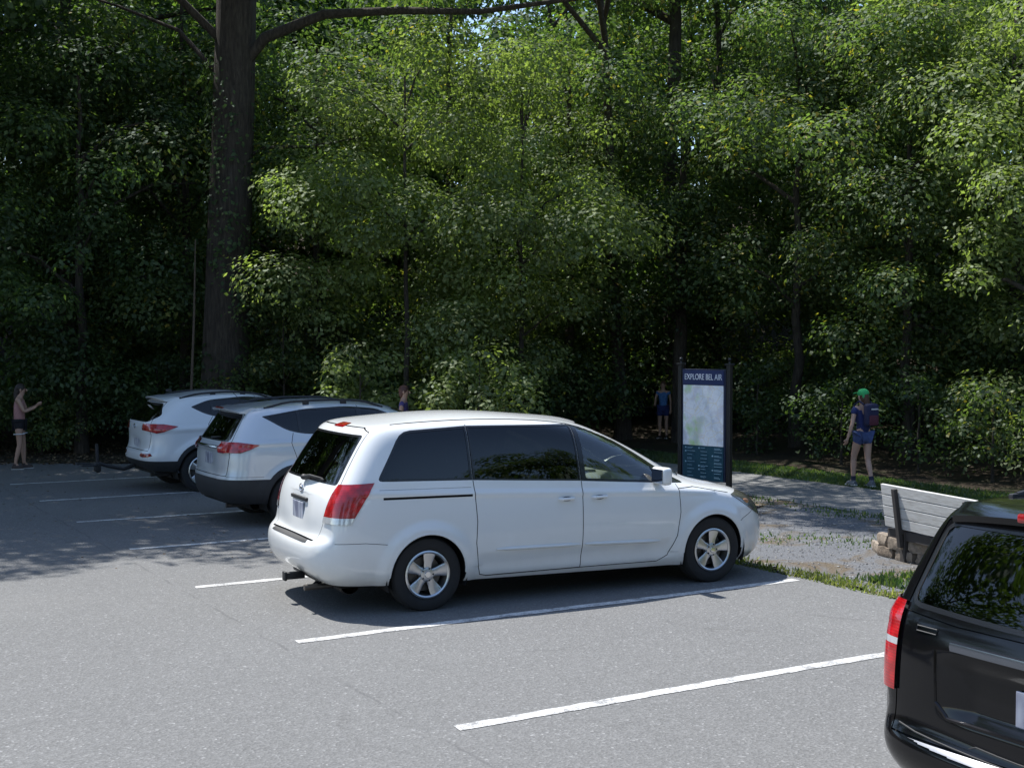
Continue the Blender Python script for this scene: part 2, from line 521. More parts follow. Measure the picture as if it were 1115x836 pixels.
# ------------------------------------------------------------------ shared vehicle materials
CM = dict(
    tyre=pbr('tyre_rubber', (.018, .018, .019), .85, var=.3, vscale=20),
    alloy=pbr('alloy_rim', (.62, .63, .64), .32, 1.0, var=.12, vscale=15),
    chrome=pbr('chrome', (.75, .76, .78), .12, 1.0),
    dark=pbr('dark_plastic', (.018, .018, .020), .55, var=.2, vscale=30),
    disc=pbr('brake_steel', (.10, .095, .09), .5, .8),
    liner=pbr('black_liner', (.008, .008, .009), .9),
    interior=pbr('grey_cabin_trim', (.16, .155, .15), .8),
    seat=pbr('grey_seat_cloth', (.20, .19, .18), .9, var=.2, vscale=60),
    trim=pbr('black_window_trim', (.010, .010, .012), .25, coat=.3),
    clad=pbr('grey_black_cladding', (.022, .023, .026), .62, var=.25, vscale=25),
    privacy=glass('privacy_glass', (.022, .024, .032), .8),
    clear=glass('green_tinted_glass', (.80, .92, .80), 1.5),
    screen=glass('windscreen_glass', (.70, .78, .72), .8),
    red=lens('red_lamp_lens', (.46, .007, .012), (.20, .004, .008)),
    redlow=lens('dark_red_lens', (.26, .006, .010), (.12, .004, .006)),
    clearlens=pbr('clear_lamp_lens', (.62, .63, .64), .12, .3, coat=1.0, var=.25, vscale=40),
    headlens=pbr('head_lamp_lens', (.22, .21, .20), .10, .5, coat=1.0, var=.5, vscale=18),
    amber=pbr('amber_lamp_lens', (.42, .19, .08), .15, coat=1.0),
    reflector=pbr('lamp_reflector', (.35, .36, .38), .12, .9),
    mirror=pbr('mirror_glass', (.5, .52, .55), .03, 1.0),
    under=pbr('underbody', (.012, .012, .012), .9),
    steel=pbr('exhaust_steel', (.12, .11, .10), .45, .8, var=.4, vscale=30),
)
def platemat():
    """a licence plate whose number is smeared past reading"""
    m, nt, out = newmat('smeared_plate'); p = nt.nodes.new('ShaderNodeBsdfPrincipled'); p.inputs['Roughness'].default_value = .4
    v = objvec(nt)
    mp = N(nt, 'ShaderNodeMapping'); mp.inputs['Scale'].default_value = (1, 2.2, 1.0); nt.links.new(v, mp.inputs[0])
    c = ramp(nt, noise(nt, 7, 1, .3, mp.outputs[0]), [(.35, (.17, .18, .25)), (.52, (.36, .38, .45)), (.7, (.60, .61, .64))])
    nt.links.new(c, p.inputs['Base Color']); nt.links.new(p.outputs[0], out.inputs[0]); return m
CM['plate'] = platemat()

def arcs(wb, z=.335, r0=.40, r1=.52, amp=.020, inner=.395):
    """raised lip round both wheel openings"""
    def f(co, no):
        d = Vector((0, 0, 0))
        if abs(co.y) < .55: return d
        for cx in (0, wb):
            r = math.hypot(co.x - cx, co.z - z)
            if r < r1 and co.z > .12:
                t = min(1, (r1 - r) / (r1 - r0)); t = t * t * (3 - 2 * t)
                d += Vector((0, math.copysign(amp * t, co.y), 0))
        return d
    return f
def circle(cx, cz, r, n=40): return [(cx + r * math.cos(2 * PI * k / n), cz + r * math.sin(2 * PI * k / n)) for k in range(n)]

def lamp_ribs(parent, veh_bvh, name, ys, zs, mat, view='r', sgn=-1):
    pass

# ------------------------------------------------------------------ white minivan
def make_van(loc, yaw):
    root = empty('minivan', (*loc, 0), yaw, 'white minivan with tinted rear windows and alloy wheels in the middle of the lot', 'minivan')
    L = [
     # rcx   rcz   rkx   rky  srx   sry  srz   smy   sfx   sfy  sfz  fkx   fky  fcx  fcz
     (-.90, .31, -.88, .70, -.70, .86, .27, .900, 3.60, .86, .20, 3.90, .62, 4.00, .20),
     (-1.00, .37, -.97, .76, -.74, .945, .34, .952, 3.62, .93, .27, 3.98, .68, 4.09, .28),
     (-1.06, .48, -1.03, .79, -.77, .975, .48, .978, 3.64, .955, .45, 4.01, .70, 4.15, .45),
     (-1.06, .60, -1.02, .79, -.78, .98, .62, .985, 3.62, .96, .64, 3.98, .70, 4.12, .62),
     (-1.02, .655, -.99, .78, -.78, .975, .68, .985, 3.60, .955, .72, 3.94, .70, 4.09, .70),
     (-0.930, 0.665, -0.900, 0.805, -0.830, 0.972, 0.720, 0.983, 3.580, 0.950, 0.770, 3.910, 0.680, 4.060, 0.740),
     (-0.940, 0.840, -0.900, 0.795, -0.800, 0.968, 0.880, 0.978, 3.520, 0.930, 0.860, 3.820, 0.660, 3.980, 0.810),
     (-0.900, 1.030, -0.860, 0.785, -0.740, 0.955, 1.060, 0.962, 3.360, 0.890, 0.945, 3.640, 0.620, 3.820, 0.900),
     (-0.860, 1.120, -0.820, 0.775, -0.690, 0.945, 1.140, 0.950, 3.050, 0.870, 0.995, 3.300, 0.560, 3.460, 0.985),
     (-0.820, 1.190, -0.780, 0.755, -0.630, 0.930, 1.210, 0.935, 2.800, 0.840, 1.045, 3.050, 0.520, 3.170, 1.060),
     (-0.690, 1.410, -0.650, 0.715, -0.490, 0.865, 1.430, 0.870, 2.320, 0.755, 1.370, 2.500, 0.480, 2.580, 1.390),
     (-0.570, 1.610, -0.520, 0.655, -0.380, 0.785, 1.630, 0.795, 1.840, 0.685, 1.600, 1.970, 0.420, 2.040, 1.645),
     (-0.500, 1.685, -0.440, 0.605, -0.300, 0.700, 1.690, 0.715, 1.660, 0.620, 1.665, 1.760, 0.380, 1.820, 1.700),
    ]
    arch = [0] * 9 + [.0, .015, .03, .035]
    base = arcs(3.15, r0=.41, r1=.52, amp=.032)
    def disp(co, no):
        d = base(co, no)
        # shoulder crease under the windows and a soft hollow along the doors
        if abs(co.y) > .6 and -.6 < co.x < 3.2:
            zc = 1.10 - .045 * (co.x + .5)
            d += Vector((0, math.copysign(.010 * bumpfn(co.z, zc, .05), co.y), 0))
        if abs(co.y) > .8 and .5 < co.x < 2.65:
            d -= Vector((0, math.copysign(.016 * bumpfn(co.z, .40, .12), co.y), 0))
        if co.x < -.75 and abs(co.y) < .75 and .68 < co.z < 1.05:   # number plate hollow
            k = bumpfn(co.y, 0, .42) * bumpfn(co.z, .90, .20)
            d += Vector((.02 * k, 0, 0))
        return d
    V = Vehicle(root, L, .065, 4, arch, disp)
    side = lambda c, n: abs(n.y) > .35 and abs(c.y) > .5
    low = lambda c, n: abs(c.y) > .5
    # window outlines (side view)
    q = [(-.475, 1.205), (-.20, 1.640), (.460, 1.672), (.460, 1.178)]
    s_ = [(.469, 1.177), (.469, 1.672), (1.613, 1.655), (1.613, 1.118)]
    f_ = [(1.622, 1.116), (1.622, 1.654), (1.80, 1.628), (2.05, 1.53), (2.40, 1.325), (2.70, 1.125), (2.86, 1.045), (2.86, 1.028)]
    q_r = roundpoly(q, [.05, .10, .004, .004]); s_r = roundpoly(s_, .006); f_r = roundpoly(f_, [.006, .01, .1, .1, .1, .1, .01, .01])
    V.glass('quarter_window', 's', offpoly(q_r, -.022), CM['privacy'], side, both=True, off=-.004)
    V.region('window_trim', 's', q_r, CM['trim'], side, both=True)
    V.glass('sliding_door_window', 's', offpoly(s_r, -.018), CM['privacy'], side, both=True, off=-.004)
    V.region('window_trim', 's', s_r, CM['trim'], side, both=True)
    fg = roundpoly([(1.675, 1.138), (1.675, 1.612), (1.80, 1.594), (2.04, 1.497), (2.38, 1.298), (2.50, 1.212), (2.50, 1.075)], [.02, .03, .1, .1, .1, .02, .02])
    V.glass('front_door_window', 's', fg, CM['clear'], side, both=True, off=-.004)
    V.region('window_trim', 's', f_r, CM['trim'], side, both=True)
    # windscreen (front/top)
    frontf = lambda c, n: c.x > 1.7 and c.z > 1.0 and n.x > .3
    def ws(c, n):
        if not (c.z > 1.085 and 1.8 < c.x < 3.12 and n.x > .25): return False
        t = (c.z - 1.085) / .56
        return c.z < 1.645 and abs(c.y) < lerp(.66, .50, t)
    V.pred('windscreen', ws, CM['screen'], off=-.004); V.regs[-1]['glass'] = True
    # tailgate glass
    rear = lambda c, n: c.x < -.30 and n.x < -.25
    rw = roundpoly([(-.725, 1.165), (-.645, 1.605), (.645, 1.605), (.725, 1.165)], .035)
    V.glass('rear_window', 'r', offpoly(rw, -.02), CM['privacy'], rear, off=-.004)
    V.region('rear_window_trim', 'r', rw, CM['trim'], rear)
    # high brake lamp
    V.region('high_brake_lamp', 'r', roundpoly([(-.13, 1.650), (-.12, 1.685), (.12, 1.685), (.13, 1.650)], .02), CM['red'], lambda c, n: c.x < -.2 and n.x < -.1, off=.004)
    # tail lamps: a leaning block that wraps the corner
    tl = [(-.50, 1.195), (-.73, .838), (-1.3, .838), (-1.3, 1.175), (-.80, 1.175)]
    rr = lambda c, n: c.x < -.45 and abs(c.y) > .6
    inner = [(-.64, .80), (-.64, .815), (.64, .815), (.64, .80)]
    cut(V.bm, 's', tl, rr); 
    for sg in (-1, 1): cut(V.bm, 'r', [(sg * .67, .80), (sg * .765, 1.25), (sg * .77, 1.25), (sg * .675, .80)], lambda c, n: c.x < -.5 and .75 < c.z < 1.3)
    cut(V.bm, 's', [(-1.3, .893), (-.4, .893), (-.4, .890), (-1.3, .890)], rr)
    def tlp(c): return abs(c.y) > lerp(.67, .765, (c.z - .80) / .45) + .001 and inpoly(c.x, c.z, tl)
    V.pred('tail_lamp', lambda c, n: tlp(c) and c.z > .893, CM['red'], both=True, off=.010)
    V.pred('reversing_lens', lambda c, n: tlp(c), CM['clearlens'], both=True, off=.010)
    V.regs[-1]['parent'] = 'tail_lamp'
    # head lamps
    hl = roundpoly([(3.42, .885), (3.60, .91), (3.95, .80), (4.2, .70), (4.2, .60), (3.86, .645), (3.70, .72)], .02)
    hf = lambda c, n: c.x > 3.3 and abs(c.y) > .45
    cut(V.bm, 's', hl, hf)
    V.pred('head_lamp', lambda c, n: abs(c.y) > .46 and inpoly(c.x, c.z, hl), CM['headlens'], both=True, off=.006)
    # grille and lower intake
    ff = lambda c, n: c.x > 3.6 and n.x > .3
    V.region('grille', 'r', roundpoly([(-.42, .62), (-.44, .79), (.44, .79), (.42, .62)], .03), CM['dark'], ff, off=-.01)
    V.region('lower_intake', 'r', roundpoly([(-.5, .28), (-.55, .40), (.55, .40), (.5, .28)], .03), CM['dark'], ff, off=-.01)
    # roof drip gutter line, door gaps
    V.gaps('s', [(.465, 1.68), (.465, 1.17), (.490, .80), (.478, .60), (.500, .42), (.53, .300), (.60, .283)], side)
    V.gaps('s', [(.60, .283), (1.60, .283)], side, .010)
    V.gaps('s', [(1.618, 1.66), (1.618, 1.10), (1.610, .60), (1.600, .283)], side)
    V.gaps('s', [(1.60, .283), (2.48, .275), (2.60, .33), (2.70, .52), (2.745, .75), (2.745, 1.025)], side)
    V.gaps('s', [(2.745, .985), (2.95, .99), (3.40, .905)], side, .007)                         # wing to bonnet
    V.gaps('s', [(-.42, 1.052), (.44, 1.042)], side, .022)                                      # sliding door rail
    V.gaps('s', [(-.86, .668), (-.60, .668), (-.40, .645)], side, .005)                        # bumper joint
    V.gaps('s', [(3.50, .62), (3.72, .70)], side, .006)
    V.gaps('s', [(-.46, 1.13), (.44, 1.115)], side, .003)
    # tailgate gap in rear view
    tg = [(-.60, .672), (-.675, .82), (-.765, 1.18), (-.735, 1.30), (-.695, 1.50), (-.67, 1.63), (-.54, 1.665), (.54, 1.665), (.67, 1.63), (.695, 1.50), (.735, 1.30), (.765, 1.18), (.675, .82), (.60, .672)]
    rf = lambda c, n: c.x < -.35 and n.x < -.1
    V.gaps('r', tg, rf, .007); V.gaps('r', [(-.60, .672), (.60, .672)], rf, .010)
    # panels as parts
    cut(V.bm, 's', [(-2, .668), (-2, .10), (-.335, .10), (-.41, .50), (-.44, .640), (-.60, .668)], lambda c, n: c.x < -.3)
    V.region('bumper_step', 'r', roundpoly([(-.52, .640), (-.50, .668), (.50, .668), (.52, .640)], .01), CM['clad'], lambda c, n: c.x < -.85 and n.z > .6, off=.003)
    V.pred('rear_bumper', lambda c, n: inpoly(c.x, c.z, [(-2, .668), (-2, .10), (-.335, .10), (-.41, .50), (-.44, .640), (-.60, .668)]), None)
    V.regs[-1]['mat'] = white = paint('white_van_paint', (.76, .775, .775), .13, .22)
    V.region('tailgate', 'r', tg, white, rf, cutit=False)
    V.region('sliding_door', 's', [(.465, 1.70), (.465, 1.17), (.490, .80), (.478, .60), (.500, .42), (.53, .300), (.60, .283), (1.60, .283), (1.61, .60), (1.618, 1.10), (1.618, 1.70)], white, side, both=True, cutit=False)
    V.region('front_door', 's', [(1.618, 1.10), (1.610, .60), (1.600, .283), (2.48, .275), (2.60, .33), (2.70, .52), (2.745, .75), (2.745, 1.03)], white, side, both=True, cutit=False)
    for cx in (0, 3.15): cut(V.bm, 's', circle(cx, .345, .375), low)
    def opening(c):
        return abs(c.y) > .5 and any(math.hypot(c.x - cx, c.z - .345) < .375 for cx in (0, 3.15))
    bvh = V.bvh
    ob = V.finish(white, CM['liner'], opening)
    # lips of the wheel openings
    for cx in (0, 3.15):
        for sg in (-1, 1):
            pts = []
            for k in range(31):
                a = -.25 + (PI + .5) * k / 30
                x, z = cx + .375 * math.cos(a), .345 + .375 * math.sin(a)
                if z < .31: continue
                pts.append((x, surf_y(bvh, x * 1 + 0, z, sg) - sg * .008, z))
            b = MB(); b.tube(pts, .011, 6); b.build('wheel_arch_lip', white, ob['body'], True)
            arch_liner(root, cx, .345, .40, sg * .955, sg * .60, CM['liner'])
            wheel(root, cx, sg * .950, .342, .218, .215, sg, 5, CM)
    u = MB(); u.box((1.55, 0, .27), (4.6, 1.30, .10), bev=.03); u.box((1.58, 0, .285), (2.2, 1.76, .06), bev=.02)
    u.tube([(-.2, .2, .20), (-.6, .2, .19), (-.9, -.42, .22)], .03)
    u.tube([(0, -.8, .34), (0, .8, .34)], .045); u.tube([(3.15, -.8, .34), (3.15, .8, .34)], .04)
    u.build('underbody', CM['under'], root, True)
    m = MB(); m.lathe([(.09, -.25), (.10, -.24), (.10, .24), (.09, .25)], 20, Matrix.Translation((-.62, -.35, .25)) @ Matrix.Rotation(PI / 2, 4, 'X'))
    m.tube([(-.75, -.50, .235), (-1.02, -.50, .235)], .028, 12)
    m.build('exhaust', CM['steel'], root, True)
    hh = MB(); hh.box((-.96, 0.0, .262), (.20, .065, .065), bev=.008); hh.box((-.82, 0, .27), (.05, .8, .05), bev=.01); hh.box((-1.05, 0, .262), (.025, .085, .085), bev=.008)
    hh.build('tow_hitch', CM['dark'], root, True)
    # mirrors, handles, mouldings
    for sg in (-1, 1):
        mirror(root, 2.50, sg * .90, 1.13, sg, white, CM['dark'], CM['mirror'], (.11, .24, .175))
        for x in (1.435, 1.80):
            yy = surf_y(bvh, x, .958, sg); handle(root, x, .958, yy, white, CM['dark'], .17)
        for x0, x1, z0, z1 in ((.68, 1.585, .528, .512), (1.635, 2.50, .511, .482)):
            b = MB(); n = 8; pts = []
            for k in range(n + 1):
                x = lerp(x0, x1, k / n); z = lerp(z0, z1, k / n)
                pts.append((x, surf_y(bvh, x, z, sg) + sg * .004, z))
            b.tube(pts, [.006] + [.017] * (n - 1) + [.006], 8)
            b.build('door_moulding', white, ob.get(('sliding_door' if x0 < 1 else 'front_door', sg)) or root, True)
        # roof ditch trim
        pts = [(x, sg * .655, 0) for x in np.linspace(-.25, 1.75, 14)]
        hits = []
        for x, y, _ in pts:
            h = bvh.ray_cast(Vector((x, y, 3)), Vector((0, 0, -1)))
            if h[0]: hits.append(h[0] + Vector((0, 0, .001)))
        b = MB(); b.tube(hits, .006, 6); b.build('roof_ditch_trim', CM['clad'], root, True)
    # tailgate details
    tgp = ob.get(('tailgate', 0)) or root
    def rx(y, z): return surf_x(bvh, y, z)
    p = MB(); p.box((rx(0, .90) - .012, 0, .885), (.012, .31, .155), bev=.004); p.build('licence_plate', CM['plate'], tgp)
    g = MB(); g.box((rx(0, 1.0) - .012, 0, .995), (.03, .46, .035), bev=.008); g.build('plate_garnish', CM['dark'], tgp, True)
    e = MB(); xx = rx(0, 1.07) - .006
    ring = [(xx, .045 * math.cos(a), 1.085 + .036 * math.sin(a)) for a in np.linspace(0, 2 * PI, 25)]
    e.tube(ring, .006, 6, cap=False); e.box((xx, 0, 1.085), (.008, .105, .018), bev=.003); e.build('badge', CM['chrome'], tgp, True)
    w = MB(); a0 = Vector((rx(0, 1.17) - .03, .0, 1.185)); a1 = Vector((rx(-.42, 1.22) - .022, -.42, 1.205))
    w.tube([a0, a0.lerp(a1, .4) + Vector((-.012, 0, .02)), a1], [.022, .013, .006], 8)
    w.sphere(a0, (.03, .045, .028)); w.box(tuple(a0.lerp(a1, .62) + Vector((.010, 0, -.004))), (.012, .40, .022), rot=(math.atan2(.02, -.42) * 0, 0, 0), bev=.004)
    w.build('rear_wiper', CM['dark'], tgp, True)
    sp = MB(); sp.box((-.56, 0, 1.665), (.12, 1.02, .02), bev=.008)
    sp.bm.free()
    # head-lamp inner pieces
    for sg in (-1, 1):
        hp = ob.get(('head_lamp', sg)) or root
        y = sg * .80; x = 3.72
        b = MB()
        hx, hz = 3.63, .80
        yy = surf_y(bvh, hx, hz, sg)
        b.sphere((hx, yy - sg * .0, hz), (.05, .016, .03)); b.build('indicator_lens', CM['amber'], hp, True)
    cabin(root, -.5, 2.9, .80, CM, [(1.55, -.40), (1.55, .40), (.65, -.40), (.65, .40), (-.15, -.3), (-.15, .3)], 2.08, .40, .52, 1.03)
    m2 = MB(); m2.box((2.08, 0, 1.50), (.03, .24, .07), bev=.012); m2.tube([(2.09, 0, 1.52), (2.10, 0, 1.58)], .008, 6); m2.build('inner_mirror', CM['dark'], root, True)
    return root
# ------------------------------------------------------------------ sport utility vehicles
def make_suv(cfg):
    C = cfg
    root = empty(C['name'], (*C['loc'], 0), C['yaw'], C['label'], 'suv')
    wb = C['wb']; tr = C['tr']
    V = Vehicle(root, C['levels'], C['crown'], C.get('sub', 3), C.get('arch'), C['disp'])
    body = C['paint']; side = lambda c, n: abs(n.y) > .35 and abs(c.y) > .4
    for nm, poly in C['glass']:
        V.glass(nm, 's', poly, CM['privacy'], side, both=True, off=-.004)
    V.region('window_trim', 's', C['winframe'], CM['trim'], side, both=True)
    zb, zt, hb, ht = C['ws']
    def ws(c, n): return zb < c.z < zt and c.x > C['wsx'] and n.x > .25 and abs(c.y) < lerp(hb, ht, (c.z - zb) / (zt - zb))
    V.pred('windscreen', ws, CM['screen'], off=-.004); V.regs[-1]['glass'] = True
    rear = lambda c, n: c.x < C['rearx'] and n.x < -.12
    V.glass('rear_window', 'r', C['rw'], CM['privacy'], rear, off=-.004)
    V.region('rear_window_trim', 'r', offpoly(C['rw'], .022), CM['trim'], rear)
    # lamps
    tl = C['tl']; rr = lambda c, n: c.x < -.2 and abs(c.y) > C['tlcut'] - .15
    if tl: cut(V.bm, 's', tl, rr)
    for view, p, f in C.get('cuts', []): cut(V.bm, view, p, f)
    for nm, fn, mt, off, par in C['preds']:
        V.pred(nm, fn, mt, both=nm in ('tail_lamp', 'lamp_strip', 'rear_reflector', 'head_lamp'), off=off, parent=par)
    for view, pts, f, w in C['gaps']: V.gaps(view, pts, {'s': side, 'r': rear}[f], w)
    for nm, view, poly, f, both in C['panels']:
        V.region(nm, view, poly, body, {'s': side, 'r': rear}[f], both=both, cutit=False)
    ar = C['ar']
    for cx in (0, wb): cut(V.bm, 's', circle(cx, tr + .01, ar), lambda c, n: abs(c.y) > .5)
    if C.get('archclad'):
        for cx in (0, wb): cut(V.bm, 's', circle(cx, tr + .01, C['archclad']), lambda c, n: abs(c.y) > .5)
        for cx in (0, wb): V.pred('wheel_arch_cladding', lambda c, n, cx=cx: abs(c.y) > .5 and c.z < 1.0 and math.hypot(c.x - cx, c.z - tr - .01) < C['archclad'], CM['clad'], both=True, off=.006)
    if C.get('cladz'):
        z = C['cladz']; cut(V.bm, 's', [(-2, z), (-.2, z), (-.2, z - .005), (-2, z - .005)], None)
        cut(V.bm, 's', [(-.3, .42), (4, .42), (4, .415), (-.3, .415)], None)
        V.pred('lower_cladding', lambda c, n: c.z < z - .002 and c.x < 0 or c.z < .42, CM['clad'], off=.0)
    def opening(c): return abs(c.y) > .5 and any(math.hypot(c.x - cx, c.z - tr - .01) < ar for cx in (0, wb))
    bvh = V.bvh
    ob = V.finish(body, CM['liner'], opening)
    hw = C['hw']
    for cx in (0, wb):
        for sg in (-1, 1):
            pts = []
            for k in range(31):
                a = -.2 + (PI + .4) * k / 30
                x, z = cx + ar * math.cos(a), tr + .01 + ar * math.sin(a)
                if z < .30: continue
                pts.append((x, surf_y(bvh, x, z, sg) - sg * .006, z))
            b = MB(); b.tube(pts, .012, 6); b.build('wheel_arch_lip', CM['clad'] if C.get('archclad') else body, ob['body'], True)
            arch_liner(root, cx, tr + .01, ar + .02, sg * (hw - .03), sg * (hw - .36), CM['liner'])
            wheel(root, cx, sg * (hw - .03), tr, tr * .66, .23, sg, C.get('spokes', 5), CM)
    u = MB(); x0, x1 = C['ux']; u.box(((x0 + x1) / 2, 0, .36), (x1 - x0, hw * 1.35, .12), bev=.03); u.box((wb / 2, 0, .36), (wb - 2 * ar - .1, hw * 1.8, .06), bev=.02)
    u.tube([(0, -hw + .15, tr), (0, hw - .15, tr)], .05); u.tube([(wb, -hw + .15, tr), (wb, hw - .15, tr)], .04)
    u.build('underbody', CM['under'], root, True)
    ex = MB(); ex.tube([(x0 + .3, -.45, .29), (x0 - .02, -.45, .29)], .032, 12); ex.lathe([(.09, -.2), (.1, -.18), (.1, .18), (.09, .2)], 16, Matrix.Translation((x0 + .38, -.3, .30)) @ Matrix.Rotation(PI / 2, 4, 'X'))
    ex.build('exhaust', CM['steel'], root, True)
    for sg in (-1, 1):
        mx, mz = C['mirror']; my = abs(surf_y(bvh, mx, mz, sg))
        mirror(root, mx, sg * my, mz + .04, sg, body, CM['dark'], CM['mirror'])
        for x, z in C['handles']: handle(root, x, z, surf_y(bvh, x, z, sg), body, CM['dark'])
        if C.get('rails'):
            xa, xb, yy, up = C['rails']; pts = []
            for k, x in enumerate(np.linspace(xa, xb, 16)):
                h = bvh.ray_cast(Vector((x, sg * yy, 3)), Vector((0, 0, -1)))
                if h[0]:
                    t = k / 15; lift = up * min(1, 6 * t, 6 * (1 - t)); pts.append(h[0] + Vector((0, 0, lift + .004)))
            b = MB(); b.tube(pts, .016, 8)
            for k in (0, 5, 10, 15):
                p = pts[k] if k < len(pts) else pts[-1]
                b.box((p.x, p.y, p.z - up / 2), (.09, .03, up + .02), bev=.008)
            b.build('roof_rail', CM['dark'], root, True)
    p = MB(); px, pz = 0, C['platez']; xx = surf_x(bvh, 0, pz)
    p.box((xx - .010, 0, pz), (.012, .31, .155), bev=.004); p.build('licence_plate', CM['plate'], ob.get(('tailgate', 0)) or root)
    cabin(root, x0 + .5, wb * .95, hw - .15, CM, [(C['seatx'], -.38), (C['seatx'], .38), (C['seatx'] - .9, -.38), (C['seatx'] - .9, .38)], C['seatx'] + .52, .38, .58, C['mirror'][1] - .02)
    return root, ob, bvh, body

def spoiler(root, bvh, x, z, hw, mat, out=.16, th=.03, drop=.02):
    b = bmesh.new(); n = 14; rows = []
    for k in range(n + 1):
        y = lerp(-hw, hw, k / n); t = abs(y / hw)
        h = bvh.ray_cast(Vector((x + .08, y, 3)), Vector((0, 0, -1)))
        zt = h[0].z + .006 if h[0] else z
        xo = x - out * (1 - .35 * t ** 3)
        zo = zt - drop - .03 * t * t
        rows.append([b.verts.new(v) for v in ((x + .08, y, zt - .004), (x, y, zt + .002), (xo, y, zo), (xo + .004, y, zo - th * .6), (x + .05, y, zt - th - .05))])
    for r0, r1 in zip(rows, rows[1:]):
        for j in range(5): b.faces.new((r0[j], r0[(j + 1) % 5], r1[(j + 1) % 5], r1[j]))
    b.faces.new(rows[0]); b.faces.new(rows[-1][::-1])
    m = MB(); m.merge(b); return m.build('spoiler', mat, root, True)

